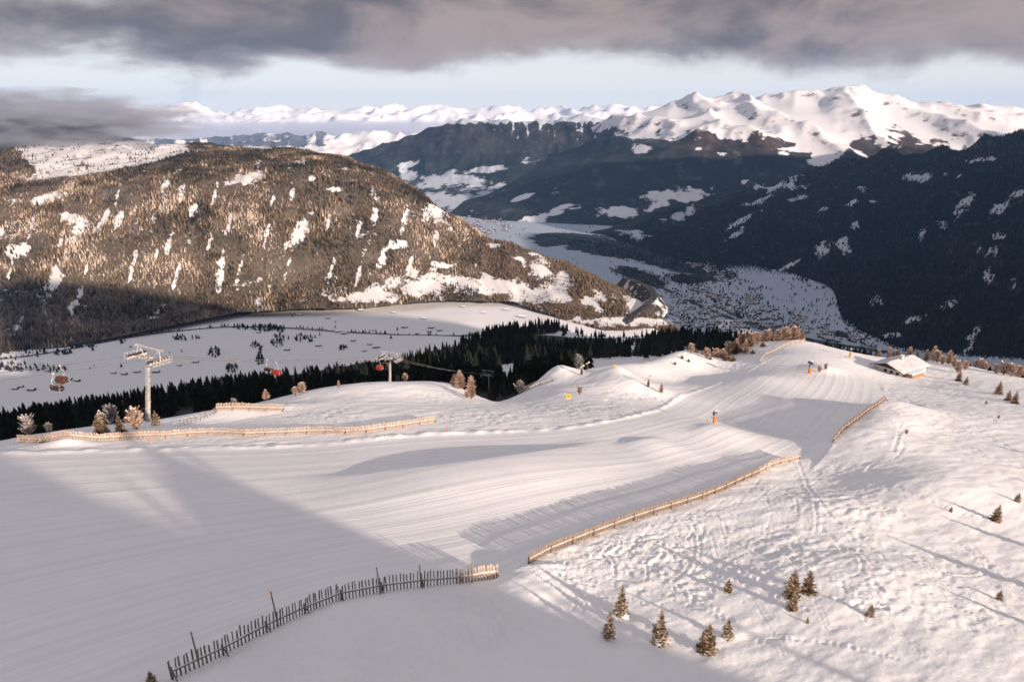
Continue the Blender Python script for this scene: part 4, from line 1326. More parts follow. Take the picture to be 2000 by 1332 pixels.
joined_trees('forest', P[rest], H[rest], 5, STARS2, 'forest_needles', 'dark conifer wood filling the shaded slope below the snowy crest')

# ---- trees of the sunlit mountain across the side valley
CONES = [cone_tree(60 + k, 4, 0.19) for k in range(5)]
d3 = np.clip(f3 * 1.35 - 0.08, 0.0, 1) * np.clip(0.75 + 0.9 * fbm(S3.X * 0.008, S3.Y * 0.006, 4, 305), 0.12, 1.2) * sstep(S3.Y, 1700, 1800) * (S3.Y < 4600)
d3 = d3 * (1 - topsnow * np.clip(0.95 - 0.9 * np.clip(fbm(a3 * 0.03, b3 * 0.05, 3, 307) + 0.1, 0, 1), 0.3, 1))
P3 = S3.scatter(150000, d3, 33)
q1, q2 = project(P3[:, 0], P3[:, 1], P3[:, 2])
k3 = (q1 > -250) & (q1 < 1400)
# no wood on the valley meadow
k3 &= P3[:, 2] > terrace_z(P3[:, 0], P3[:, 1]) - 2
P3 = P3[k3]
H3 = rng.uniform(5, 15, len(P3)) * np.clip(1.05 + 0.9 * fbm(P3[:, 0] * 0.006, P3[:, 1] * 0.005, 3, 309), 0.55, 1.7) * (1 - 0.3 * sstep(P3[:, 1], 3300, 4200))


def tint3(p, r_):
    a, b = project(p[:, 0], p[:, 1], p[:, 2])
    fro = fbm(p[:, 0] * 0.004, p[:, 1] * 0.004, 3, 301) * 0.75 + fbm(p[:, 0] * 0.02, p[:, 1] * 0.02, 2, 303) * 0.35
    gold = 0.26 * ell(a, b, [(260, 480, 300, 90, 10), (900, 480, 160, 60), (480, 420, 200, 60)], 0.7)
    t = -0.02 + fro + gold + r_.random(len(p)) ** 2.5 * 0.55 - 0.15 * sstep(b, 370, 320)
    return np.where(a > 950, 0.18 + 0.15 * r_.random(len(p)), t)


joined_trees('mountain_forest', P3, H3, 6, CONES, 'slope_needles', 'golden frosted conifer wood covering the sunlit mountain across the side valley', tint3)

# ---- trees of the shaded mountain and along its foot
d5 = np.clip(S5.forest * 1.2 - 0.2, 0, 1) * (S5.Y < 5900) * (a5 < 2150) / S5.Y
P5 = S5.scatter(38000, d5, 35)
joined_trees('shaded_forest', P5, rng.uniform(14, 26, len(P5)), 7, [cone_tree(70 + k, 4, 0.2) for k in range(3)], 'far_needles', 'dark blue conifer wood on the shaded mountain right of the valley')

# ---- copses, hedges and single trees in the side valley
copse = []
for cx, cy_, rx, ry, n in [(470, 612, 26, 4, 50), (515, 642, 28, 6, 60), (470, 641, 16, 4, 24), (545, 645, 14, 6, 24), (543, 665, 14, 14, 50), (418, 690, 12, 9, 30), (497, 675, 8, 6, 14), (508, 682, 5, 8, 14), (508, 703, 9, 9, 30), (452, 720, 12, 10, 30),
                           (595, 662, 22, 8, 34), (670, 680, 10, 5, 14), (40, 718, 50, 8, 60), (100, 722, 30, 5, 24), (100, 690, 50, 4, 40), (150, 678, 40, 3, 30), (130, 672, 40, 3, 30), (360, 661, 30, 4, 24), (328, 628, 18, 3, 16), (240, 668, 8, 3, 6),
                           (50, 668, 60, 8, 70), (140, 648, 50, 7, 60), (290, 622, 30, 5, 30), (410, 600, 20, 4, 20), (720, 570, 26, 12, 50), (770, 556, 22, 10, 30), (690, 572, 20, 6, 20), (1060, 600, 14, 5, 14), (1110, 606, 20, 5, 16), (1080, 570, 16, 14, 30), (945, 572, 8, 4, 6),
                           (1010, 590, 30, 5, 10), (1285, 628, 22, 10, 30), (1290, 612, 14, 8, 16), (640, 640, 200, 30, 10), (200, 700, 180, 25, 12)]:
    for k in range(n):
        r1 = math.sqrt(random.random()); a = random.uniform(0, 6.283)
        copse.append(on_terrace(cx + rx * r1 * math.cos(a), cy_ + ry * r1 * math.sin(a)))
ROAD_PX = [(-120, 722), (0, 703), (60, 696), (150, 680), (230, 664), (300, 652), (380, 644), (450, 638), (560, 640), (680, 650), (780, 655), (900, 657), (960, 655)]
for k in range(120):
    t = random.uniform(0, len(ROAD_PX) - 1.001); i = int(t); t -= i
    copse.append(on_terrace(ROAD_PX[i][0] * (1 - t) + ROAD_PX[i + 1][0] * t, ROAD_PX[i][1] * (1 - t) + ROAD_PX[i + 1][1] * t - 1 + random.uniform(-1, 1)))
copse = np.array(copse)
joined_trees('valley_copses', copse, rng.uniform(6, 15, len(copse)), 8, [star_conifer(80, 3, 5, 0.22), star_conifer(81, 3, 4, 0.3), star_conifer(82, 3, 5, 0.2)], 'far_needles', 'dark copses and hedges scattered over the snowy side valley')

# ================================================================== ROADS


def ribbon(name, pts, width, mat, lift=0.6, kind='structure'):
    pts = np.array(pts, float)
    for _ in range(2):
        o = [pts[0]]
        for a, b in zip(pts[:-1], pts[1:]):
            o += [a * 0.75 + b * 0.25, a * 0.25 + b * 0.75]
        pts = np.array(o + [pts[-1]])
    t = np.gradient(pts[:, :2], axis=0); t /= np.linalg.norm(t, axis=1)[:, None]
    nn = np.c_[-t[:, 1], t[:, 0]]
    L = np.c_[pts[:, :2] + nn * width / 2, pts[:, 2] + lift]; Rr = np.c_[pts[:, :2] - nn * width / 2, pts[:, 2] + lift]
    V = np.concatenate([L, Rr]); n = len(pts)
    F = [(i, i + 1, n + i + 1, n + i) for i in range(n - 1)]
    return obj(name, mesh_np(name, V, np.array(F), [MAT[mat]]), kind=kind)


ribbon('valley_road', [on_terrace(*p) for p in ROAD_PX], 7, 'asphalt', 2.0)


# the motorway rounds the spur on a viaduct
mw = np.array([at(*q) for q in [(1208, 650, 2090), (1214, 638, 2115), (1224, 624, 2150), (1242, 610, 2190), (1263, 596, 2240), (1277, 583, 2300), (1277, 570, 2380), (1264, 558, 2470), (1242, 549, 2560), (1222, 543, 2640)]])
mw[:, 2] = smooth1(mw[:, 2], 2, 0)
for _ in range(2):
    o_ = [mw[0]]
    for a_, b_ in zip(mw[:-1], mw[1:]):
        o_ += [a_ * 0.75 + b_ * 0.25, a_ * 0.25 + b_ * 0.75]
    mw = np.array(o_ + [mw[-1]])
t_ = np.gradient(mw[:, :2], axis=0); t_ /= np.linalg.norm(t_, axis=1)[:, None]
nn_ = np.c_[-t_[:, 1], t_[:, 0]]
n_ = len(mw); V_ = []
for off_, dz_ in ((70, -60), (14, -0.5), (-14, -0.5), (-52, -48)):
    V_.append(np.c_[mw[:, :2] + nn_ * off_, mw[:, 2] + dz_ + (np.abs(off_) > 20) * 8 * gnoise(mw[:, 0] * 0.02, mw[:, 1] * 0.02 + off_, 5)])
V_ = np.concatenate(V_)
me = mesh_np('road_embankment', V_, np.array([(k * n_ + i, k * n_ + i + 1, (k + 1) * n_ + i + 1, (k + 1) * n_ + i) for k in range(3) for i in range(n_ - 1)]), [MAT['hill_terrace']], smooth=True)
vattr(me, 'forest', np.full(len(V_), 0.62)); vattr(me, 'larch', np.ones(len(V_)))
obj('road_embankment', me, kind='structure')
for k_, off_ in enumerate((-6.5, 6.5)):
    q_ = mw.copy(); q_[:, :2] += nn_ * off_
    ribbon('motorway', q_, 11.0, 'asphalt', 0.6)
ribbon('valley_highway', [on_valley(a, b) for a, b in [(1200, 530), (1280, 555), (1330, 580), (1400, 612), (1480, 640), (1600, 668), (1750, 690)]], 22, 'asphalt', 3.0)

# ================================================================== HOUSES IN THE VALLEYS


def far_house(w, l, hgt, mats):
    mb = MB()
    a, b = w / 2, l / 2; rf = hgt + w * 0.28
    mb.poly([(-a, -b, -3), (a, -b, -3), (a, b, -3), (-a, b, -3), (-a, -b, hgt), (a, -b, hgt), (a, b, hgt), (-a, b, hgt), (0, -b, rf - .2), (0, b, rf - .2)],
            [(0, 1, 5, 8, 4), (1, 2, 6, 5), (2, 3, 7, 9, 6), (3, 0, 4, 7)], 0)
    o = 0.9
    for s in (-1, 1):
        mb.poly([(0, -b - o, rf + .5), (0, b + o, rf + .5), (s * (a + o), b + o, hgt - .1), (s * (a + o), -b - o, hgt - .1), (0, -b - o, rf), (0, b + o, rf), (s * (a + o), b + o, hgt - .6), (s * (a + o), -b - o, hgt - .6)],
                [(0, 1, 2, 3), (7, 6, 5, 4), (3, 2, 6, 7), (0, 3, 7, 4), (1, 5, 6, 2)], 1)
    return mb


mat_noise('roof_snow_far', (0.30, 0.32, 0.36), (0.62, 0.64, 0.68), 0.05, 0.8, 0.1)
hm = far_house(11, 13, 7, None).mesh('far_house', [MAT['house_wall'], MAT['roof_snow_far']])
hm2 = far_house(10, 18, 8, None).mesh('far_house', [MAT['barn_wood'], MAT['roof_snow_far']])
bm_ = far_house(8, 17, 4.0, None).mesh('far_barn', [MAT['barn_wood'], MAT['snow_piece']])
TOWNS = [([(1235, 575), (1300, 570), (1350, 552), (1420, 572), (1480, 570), (1500, 590), (1560, 612), (1640, 642), (1720, 668), (1740, 684), (1660, 672), (1560, 655), (1480, 640), (1400, 655), (1330, 640), (1290, 615)], 950),
         ([(1340, 515), (1380, 512), (1445, 545), (1470, 560), (1400, 548)], 160), ([(905, 400), (960, 410), (1010, 440), (960, 462), (920, 440)], 160), ([(1100, 415), (1260, 445), (1240, 460), (1130, 440)], 70), ([(1330, 575), (1420, 585), (1440, 620), (1360, 640)], 250)]
hp = []
for poly, n in TOWNS:
    xs = [p[0] for p in poly]; ys = [p[1] for p in poly]; c = 0
    while c < n:
        a, b = random.uniform(min(xs), max(xs)), random.uniform(min(ys), max(ys))
        if inpoly(np.array([a]), np.array([b]), poly)[0] > 0.5 and gnoise(a * 0.035, b * 0.08, 5) > 0.0:
            p = on_valley(a, b); hp.append((p, a, b)); c += 1
vis_h = [(p, a, b) for p, a, b in hp if b < 660 or a > 1560]
vis_h.sort(key=lambda t: t[0][1])
singles = vis_h[:300]
sid = set(id(t) for t in singles)
for p, a, b in singles:
    obj('valley_house', hm if random.random() < 0.6 else hm2, loc=p + np.array([0, 0, -2]), rot=(0, 0, random.choice([0.4, 1.97, 0.5, 2.1]) + random.uniform(-.3, .3)), scl=[random.uniform(0.6, 1.1)] * 3,
        label='small snow roofed house of the shaded town on the valley floor', cat='house', group='houses of the shaded valley town')
mbv = []; mbf = []; mbm = []; off = 0
for t in hp:
    if id(t) in sid:
        continue
    src = far_house(11, random.choice([12, 14, 18]), random.uniform(6, 9), None)
    V = np.array(src.v) * random.uniform(0.6, 1.05); an = random.choice([0.4, 1.97]) + random.uniform(-.3, .3)
    c, s = math.cos(an), math.sin(an)
    V = np.c_[V[:, 0] * c - V[:, 1] * s, V[:, 0] * s + V[:, 1] * c, V[:, 2]] + t[0] - np.array([0, 0, 2])
    for f, m_ in zip(src.f, src.m):
        mbf.append([i + off for i in f]); mbm.append(m_)
    mbv += [tuple(v) for v in V]; off += len(V)
me = bpy.data.meshes.new('far_houses'); me.from_pydata(mbv, [], mbf)
me.materials.append(MAT['house_wall']); me.materials.append(MAT['roof_snow_far'])
me.polygons.foreach_set('material_index', np.array(mbm, np.int32))
obj('distant_houses', me, kind='stuff', label='far houses of the valley towns beyond the nearer roofs', cat='houses')
tt = []
for poly, n in TOWNS:
    xs = [p[0] for p in poly]; ys = [p[1] for p in poly]; c = 0
    while c < n * 1.0:
        a, b = random.uniform(min(xs) - 20, max(xs) + 20), random.uniform(min(ys) - 6, max(ys) + 8)
        c += 1
        if gnoise(a * 0.03, b * 0.06, 9) > -0.1:
            tt.append(on_valley(a, b))
for k in range(450):
    a, b = random.uniform(1100, 1720), random.uniform(440, 690)
    if gnoise(a * 0.015, b * 0.04, 19) > 0.05:
        tt.append(on_valley(a, b))
for cx, cy_, rx, ry, n in [(1290, 505, 150, 16, 700), (1190, 492, 100, 12, 400), (1250, 540, 60, 14, 250), (1340, 548, 45, 9, 160), (1620, 560, 20, 5, 20), (1570, 548, 14, 4, 16), (1600, 550, 22, 4, 24), (1630, 655, 10, 6, 8), (1700, 632, 30, 4, 20)]:
    for k in range(n):
        r1 = math.sqrt(random.random()); a = random.uniform(0, 6.283); t14 = 0.24
        dx, dy = rx * r1 * math.cos(a), ry * r1 * math.sin(a)
        tt.append(on_valley(cx + dx, cy_ + dy + dx * t14))
tt = np.array(tt)
joined_trees('valley_trees', tt, rng.uniform(9, 20, len(tt)), 9, [cone_tree(90, 4, 0.3), cone_tree(91, 4, 0.22)], 'far_needles', 'dark trees among the houses and along the river of the main valley')

BARNS = [(222, 729), (243, 731), (268, 727), (305, 727), (134, 742), (151, 744), (40, 756), (62, 762), (30, 760), (330, 628), (345, 626), (585, 616), (547, 602), (712, 686), (722, 673), (735, 679), (842, 641), (858, 646), (838, 648), (815, 652), (660, 649), (672, 652),
         (622, 676), (690, 666), (828, 623), (200, 661), (420, 602), (480, 600), (705, 607), (640, 622), (730, 646), (560, 684), (505, 650), (770, 612), (905, 600), (990, 606), (1000, 585), (880, 575), (1065, 575), (790, 640), (382, 708), (600, 606), (1020, 620), (945, 612), (350, 714)]
for k, (a, b) in enumerate(BARNS):
    p = on_terrace(a, b)
    obj('barn', bm_, loc=p, rot=(0, 0, 1.45 + random.uniform(-.3, .3)), scl=[random.uniform(0.7, 1.15)] * 3, label='tiny dark wooden barn standing alone on the snowy side valley meadow', cat='barn', group='barns on the side valley meadows')
# ================================================================== FENCES


def slat_mesh(mat, w=0.13, t=0.03, h=1.0):
    mb = MB(); mb.poly([(-w / 2, -t / 2, 0), (w / 2, -t / 2, 0), (w / 2, t / 2, 0), (-w / 2, t / 2, 0), (-w / 2, -t / 2, h * .97), (w / 2, -t / 2, h), (w / 2, t / 2, h), (-w / 2, t / 2, h * .97)],
                       [(3, 2, 1, 0), (4, 5, 6, 7), (0, 1, 5, 4), (1, 2, 6, 5), (2, 3, 7, 6), (3, 0, 4, 7)])
    return mb.mesh('slat', [MAT[mat]])


def unit_bar(mat, w, t):
    mb = MB(); mb.box((0.5, 0, 0), (1.0, w, t)); return mb.mesh('rail', [MAT[mat]])


def rail_mesh(mat):
    """a rail with a line of snow on it, unit length along x"""
    mb = MB(); mb.box((0.5, 0, 0), (1.0, 0.06, 0.10), 0); mb.box((0.5, 0, 0.072), (0.99, 0.08, 0.035), 1)
    return mb.mesh('rail', [MAT[mat], MAT['snow_piece']])


SLAT = {m: slat_mesh(m, 0.09 if m == 'slat_weathered' else 0.165) for m in ('slat_wood', 'slat_frost', 'slat_weathered')}
RAIL = {m: rail_mesh(m) for m in ('slat_wood', 'slat_frost', 'slat_weathered')}


def post_mesh(mat):
    mb = MB(); mb.tube([(0, 0, -0.5), (0, 0, 1.25)], 0.065, 6); mb.tube([(0.05, 0, 0.9), (0.05, -0.85, -0.25)], 0.045, 5)
    return mb.mesh('post', [MAT[mat]])


POST = {m: post_mesh(m) for m in SLAT}


def fence(key, label, mat, height, spacing, rails=(0.42,), post_every=3.0, lean=0.0, sink=0.1, mat2=None, split=0.5, zoff=0.0, name='snow_fence'):
    pl = FENCE_W[key]
    # smooth plan curve resampled by length
    q = [np.array(p) for p in pl]
    o = [q[0]]
    for a, b in zip(q[:-1], q[1:]):
        o += [a * 0.75 + b * 0.25, a * 0.25 + b * 0.75]
    q = np.array(o + [q[-1]])
    L = np.r_[0, np.cumsum(np.linalg.norm(np.diff(q[:, :2], axis=0), axis=1))]
    n = max(4, int(L[-1] / spacing))
    s = np.linspace(0, L[-1], n)
    x = np.interp(s, L, q[:, 0]); y = np.interp(s, L, q[:, 1])
    zz = smooth1(h_full(x, y), 6, 0) + zoff
    root = obj(name, None, loc=(x[0], y[0], zz[0]), label=label, cat='fence', group='wooden snow fences along the piste')
    o3 = np.array([x[0], y[0], zz[0]])
    ang = np.arctan2(np.gradient(y), np.gradient(x))
    wob = gnoise(s * 0.25, s * 0 + 3.3, 77) * 0.25
    for i in range(n):
        m = mat if (mat2 is None or s[i] / L[-1] < split) else mat2
        hh = height * random.uniform(0.93, 1.06)
        obj('slat', SLAT[m], root, loc=np.array([x[i], y[i], zz[i] - sink + wob[i] * 0.3]) - o3, rot=(lean + random.gauss(0, .03) + wob[i] * 0.3, random.gauss(0, .03), ang[i]), scl=(random.uniform(.8, 1.25), 1, hh))
    np_ = max(2, int(round(L[-1] / post_every)) + 1)
    sp = np.linspace(0, L[-1], np_)
    xp = np.interp(sp, s, x); yp = np.interp(sp, s, y); zp = np.interp(sp, s, zz + wob * 0.3); ap = np.interp(sp, s, np.unwrap(ang))
    for i in range(np_):
        m = mat if (mat2 is None or sp[i] / L[-1] < split) else mat2
        nx, ny = math.sin(ap[i]), -math.cos(ap[i])
        obj('post', POST[m], root, loc=np.array([xp[i] + nx * .1, yp[i] + ny * .1, zp[i]]) - o3, rot=(0, 0, ap[i]), scl=(1, 1, height / 2.0))
        if i < np_ - 1:
            for rz in rails:
                a = np.array([xp[i] + nx * .06, yp[i] + ny * .06, zp[i] + height * rz]); b = np.array([xp[i + 1] + nx * .06, yp[i + 1] + ny * .06, zp[i + 1] + height * rz])
                d = b - a
                obj('rail', RAIL[m], root, loc=a - o3, rot=(0, -math.atan2(d[2], math.hypot(d[0], d[1])), math.atan2(d[1], d[0])), scl=(float(np.linalg.norm(d)), 1, 1))
    return root


FENCE_W['left_a'] = FENCE_W['left'][:6]
FENCE_W['left_b'] = FENCE_W['left'][5:]
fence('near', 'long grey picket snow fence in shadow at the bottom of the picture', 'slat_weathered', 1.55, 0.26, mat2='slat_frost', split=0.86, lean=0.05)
fence('right', 'sunlit brown picket snow fence curving along the near edge of the chopped slope', 'slat_wood', 1.2, 0.22, lean=0.04, mat2='slat_frost', split=0.75)
fence('far_right', 'straight orange brown snow fence on the bank that shades the upper piste', 'slat_wood', 1.35, 0.26)
fence('left_a', 'frosted picket fence below the lift pylon, shadow along its foot', 'slat_frost', 1.4, 0.23, lean=0.12)
fence('left_b', 'frosted picket fence snaking across the middle of the far piste edge', 'slat_frost', 1.3, 0.23)
fence('left_upper', 'short frosted picket fence on the snow knoll right of the lift pylon', 'slat_frost', 1.5, 0.23)
fence('crest', 'thin picket fence curving round the far top of the piste', 'slat_frost', 1.3, 0.4)
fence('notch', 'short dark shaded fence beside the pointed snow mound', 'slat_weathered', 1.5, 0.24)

# low wire fence running down from the knoll
pw_ = [ground(a, b) for a, b in [(352, 832), (375, 826), (400, 818), (418, 810), (426, 804)]]
root = obj('wire_fence', None, loc=pw_[0], label='low sagging post and wire fence running up to the knoll', cat='fence')
mb = MB(); mb.tube([(0, 0, -0.3), (0, 0, 1.1)], 0.06, 5); wp = mb.mesh('post', [MAT['slat_weathered']])
allp = []
for a, b in zip(pw_[:-1], pw_[1:]):
    for t in (0, 0.33, 0.66):
        p = a * (1 - t) + b * t; p[2] = h_full(p[0], p[1])[0]; allp.append(p)
for p in allp:
    obj('post', wp, root, loc=p - pw_[0], rot=(random.gauss(0, .12), random.gauss(0, .12), 0))
mb = MB()
for hz in (0.5, 0.95):
    mb.tube([Vector(p - pw_[0]) + Vector((0, 0, hz + random.uniform(-.1, .1))) for p in allp], 0.035, 4)
obj('wire', mb.mesh('wire', [MAT['slat_weathered']]), root)

# tall poles standing in the near fence
def pole_parts(h):
    mb = MB(); mb.tube([(0, 0, -0.5), (0.02, 0, h * .5), (0, 0, h)], [0.055, 0.05, 0.042], 6)
    return mb.mesh('pole', [MAT['slat_wood']])


for (px, py, top, lab) in [(389, 1302, 1240, 'bare tall pole nearest the cut end of the shaded fence'), (543, 1222, 1162, 'tall pole with an orange tip on the steep run of the shaded fence'), (742, 1160, 1112, 'tall pole at the bend of the shaded picket fence'),
                           (822, 1148, 1107, 'thin tall pole midway on the flat run of the shaded fence'), (921, 1138, 1100, 'tall pole close to the sunlit end of the shaded fence')]:
    p = ground(px, py)
    d = p[1] * CP - p[2] * SP
    h = (py - top) * d / FPX / math.cos(math.atan2(-p[2], p[1]))
    e = obj('marker_pole', None, loc=p, label=lab, cat='pole', group='tall poles of the near fence', rot=(random.gauss(0, .03), random.gauss(0, .04), 0))
    obj('pole', pole_parts(h), e)
    mb = MB(); mb.tube([(0, 0, h - .35), (0, 0, h + .02)], 0.052, 6); obj('tip', mb.mesh('tip', [MAT['orange_pad' if 'orange' in lab else 'slat_frost']]), e)

# ================================================================== CHAIR LIFT
LIFT_A = 0.35
LIFT_DIR = Vector((LIFT_A, 1.0, 0)).normalized()
LIFT_ANG = math.atan2(LIFT_DIR.y, LIFT_DIR.x)


def lift_xy(px, py):
    dx, dy, dz = ray(px, py); u = dx / dy
    p1 = at(290, 682, 108.0)
    y = (p1[1] * LIFT_A - p1[0]) / (LIFT_A - u)
    return np.array([u * y, y, dz / dy * y])


def pylon(px, py_head, py_base, label, frost=True):
    hd = lift_xy(px, py_head)
    bs = at(px, py_base, hd[1] - 0.6)          # masts lean with the fall of the rope
    ax = Vector(hd - bs); H_ = ax.length; ax.normalize()
    fwd = (LIFT_DIR - ax * LIFT_DIR.dot(ax)).normalized(); lat = ax.cross(fwd)
    rm = Matrix((fwd, lat, ax)).transposed().to_euler()
    e = obj('lift_pylon', None, loc=bs, rot=rm, label=label, cat='pylon', group='pylons of the chairlift')
    steel = MAT['frosted_steel'] if frost else MAT['galvanised']
    mb = MB(); mb.tube([(0, 0, -2.5), (0, 0, H_ * .5), (0, 0, H_ - 0.4)], [0.37, 0.31, 0.25], 14)
    mb.tube([(0, 0, H_ * .34), (0, 0, H_ * .34 + .14)], 0.40, 14); mb.tube([(0, 0, H_ * .68), (0, 0, H_ * .68 + .12)], 0.33, 14)
    obj('mast', mb.mesh('mast', [MAT['galvanised']], smooth=False), e)
    mb = MB()
    mb.tube([(-.55, .12, 0.2), (-.42, .12, H_ - .3)], 0.03, 4); mb.tube([(-.55, -.12, 0.2), (-.42, -.12, H_ - .3)], 0.03, 4)
    for k in range(int(H_ / 0.5)):
        z = 0.4 + k * 0.5; mb.tube([(-.5, -.12, z), (-.5, .12, z)], 0.02, 4)
    obj('ladder', mb.mesh('ladder', [MAT['frosted_steel']]), e)
    mb = MB(); mb.box((0, 0, H_ - .15), (0.42, 4.8, 0.34)); mb.box((0, 0, H_ + .22), (0.75, 1.2, 0.3))
    obj('crossarm', mb.mesh('crossarm', [steel]), e)
    for s in (-1, 1):                      # sheave trains and their catwalks
        mb = MB(); mb.box((0, s * 2.4, H_ - .1), (3.9, 0.14, 0.18))
        for k in (-1, 1):
            mb.box((k * 1.25, s * 2.4, H_ + .06), (1.5, 0.12, 0.14))
        tr = obj('sheave_train', mb.mesh('sheave_train', [steel]), e)
        wm = MB(); wm.tube([(0, -.05, 0), (0, .05, 0)], 0.24, 12); wm = wm.mesh('wheel', [MAT['seat_black']])
        for k in range(8):
            obj('wheel', wm, tr, loc=(-1.68 + k * 0.48, s * 2.4, H_ + .28))
        mb = MB()
        mb.box((0, s * 2.85, H_ - .35), (4.0, 0.42, 0.05))
        for k in range(7):
            mb.tube([(-1.95 + k * .65, s * 3.05, H_ - .35), (-1.95 + k * .65, s * 3.05, H_ + .65)], 0.03, 4)
        for z in (.15, .65):
            mb.tube([(-2.0, s * 3.05, H_ + z), (2.0, s * 3.05, H_ + z)], 0.03, 4)
        obj('catwalk', mb.mesh('catwalk', [steel]), e)
    mb = MB()                              # lifting frame over the head
    for s in (-1, 1):
        mb.tube([(0, s * 2.6, H_), (0, s * 2.2, H_ + 1.9)], 0.07, 5); mb.tube([(0, s * 0.5, H_), (0, s * 2.2, H_ + 1.9)], 0.06, 5)
        mb.tube([(-.6, s * 2.4, H_ + 1.85), (.6, s * 2.4, H_ + 1.85)], 0.06, 5)
    mb.box((0, 0, H_ + 1.9), (0.18, 6.0, 0.2))
    obj('lifting_frame', mb.mesh('lifting_frame', [steel]), e)
    return hd


heads = [pylon(290, 700, 828, 'tall frosted chairlift pylon standing behind the picket fence among frosted trees'),
         pylon(762, 701, 752, 'sunlit chairlift pylon rising behind the snow knoll before the dark wood'),
         pylon(955, 733, 782, 'shaded grey chairlift pylon down in the snowy notch', False),
         pylon(1043, 702, 730, 'farthest chairlift pylon, faint grey before the dark conifers', False)]
up = lift_xy(-60, 655); h0 = heads[0]
dz = (heads[0][2] - heads[1][2]) / np.linalg.norm(heads[0][:2] - heads[1][:2])
start = h0 - np.array([LIFT_DIR.x, LIFT_DIR.y, -0.24]) * 75
ropepts = [start] + heads + [heads[-1] + np.array([LIFT_DIR.x * 120, LIFT_DIR.y * 120, -46])]


def rope_at(yv, s):
    """rope height at a forward distance, on side s"""
    for a, b in zip(ropepts[:-1], ropepts[1:]):
        if a[1] <= yv <= b[1]:
            t = (yv - a[1]) / (b[1] - a[1]); p = a * (1 - t) + b * t
            L = np.linalg.norm(b - a)
            p[2] += 0.42 - 0.012 * L * 4 * t * (1 - t)
            return p + np.array([-LIFT_DIR.y, LIFT_DIR.x, 0]) * 2.4 * s


for s in (-1, 1):
    mb = MB()
    ys = np.linspace(ropepts[0][1] + .01, ropepts[-1][1] - .01, 90)
    mb.tube([rope_at(v, s) for v in ys], 0.045, 5)
    obj('lift_rope', mb.mesh('lift_rope', [MAT['rope_steel']]), label='far haul rope of the chairlift' if s > 0 else 'near haul rope of the chairlift', cat='rope', group='haul ropes of the chairlift')


def bubble_mesh(w, mat):
    """a curved hood, open below and behind"""
    nu, nv = 13, 9
    V = []
    for j in range(nv):
        a = R(-38 + 168 * j / (nv - 1))          # front-bottom to back-top
        for i in range(nu):
            t = -1 + 2 * i / (nu - 1)
            bulge = (1 - abs(t) ** 4) ** 0.5
            r_ = 0.60 + 0.34 * bulge
            V.append((math.cos(a) * r_ * 1.05 + 0.1, t * w / 2, math.sin(a) * r_ + 0.62))
    return mesh_np('bubble', np.array(V), grid_faces(nu, nv), [MAT[mat]], smooth=True)


BUB = {m: bubble_mesh(2.9, m) for m in ('bubble_brown', 'bubble_red')}


def chair(px, py, s, hood, label, flip=0):
    dx, dy, dz_ = ray(px, py); u = dx / dy
    # on the rope of side s: solve for the forward distance
    best = None
    for yv in np.linspace(ropepts[0][1] + 1, ropepts[-1][1] - 1, 800):
        p = rope_at(yv, s); e_ = abs(p[0] / p[1] - u)
        if best is None or e_ < best[0]:
            best = (e_, p)
    p = best[1]
    e = obj('chairlift_chair', None, loc=p, rot=(0, 0, LIFT_ANG + (math.pi if flip else 0)), label=label, cat='chairlift', group='bubble chairs of the chairlift', scl=(0.7, 0.7, 0.7))
    Lh = 3.4
    mb = MB(); mb.box((0, 0, 0), (0.5, 0.16, 0.22)); mb.box((0, 0, -0.14), (0.3, 0.3, 0.14)); obj('grip', mb.mesh('grip', [MAT['frosted_steel']]), e)
    mb = MB(); mb.tube([(0, 0, -0.1), (-.12, 0, -0.8), (-.62, 0, -1.5), (-.66, 0, -2.1), (-.2, 0, -2.4)], [0.07, .07, .07, .07, .07], 6)
    mb.tube([(-.2, -1.4, -2.4), (-.2, 1.4, -2.4)], 0.06, 6)
    for k in (-1, 1):
        mb.tube([(-.2, k * 1.38, -2.4), (-.42, k * 1.38, -3.0), (-.38, k * 1.38, -3.75)], .045, 5)
    obj('hanger', mb.mesh('hanger', [MAT['frosted_steel']]), e)
    mb = MB(); mb.box((0.02, 0, -3.62), (0.55, 2.75, 0.12)); obj('seat', mb.mesh('seat', [MAT['seat_black']]), e)
    mb = MB()
    for k in range(6):
        mb.box((-.30, -1.14 + k * .456, -3.22), (0.1, 0.40, 0.68), rot=Matrix.Rotation(-0.15, 3, 'Y'))
    obj('backrest', mb.mesh('backrest', [MAT['seat_black']]), e)
    mb = MB(); mb.tube([(-.3, -1.42, -3.1), (.55, -1.42, -3.35), (.6, -1.42, -3.9), (.6, 1.42, -3.9), (.55, 1.42, -3.35), (-.3, 1.42, -3.1)], .035, 5); obj('safety_bar', mb.mesh('safety_bar', [MAT['galvanised']]), e)
    obj('bubble', BUB[hood], e, loc=(-0.1, 0, -3.95))
    return e


chair(97, 705, -1, 'bubble_brown', 'frosted lift chair with brown hood, lower of the two left of the tall pylon')
chair(110, 697, 1, 'bubble_brown', 'frosted lift chair with brown hood, upper of the two left of the tall pylon', 1)
chair(537, 700, -1, 'bubble_red', 'bright red hooded lift chair hanging alone before the wood', 1)
chair(522, 700, 1, 'bubble_brown', 'dark frosted lift chair behind the lone bright red one')
chair(741, 700, -1, 'bubble_red', 'red hooded lift chair just short of the sunlit pylon', 1)
chair(752, 702, 1, 'bubble_red', 'dull red lift chair tucked against the mast of the sunlit pylon')

# ================================================================== MOUNTAIN HUT


mat_noise('roof_snow', (0.54, 0.54, 0.57), (0.66, 0.66, 0.68), 0.6, 0.7, 0.2, bump=0.08)


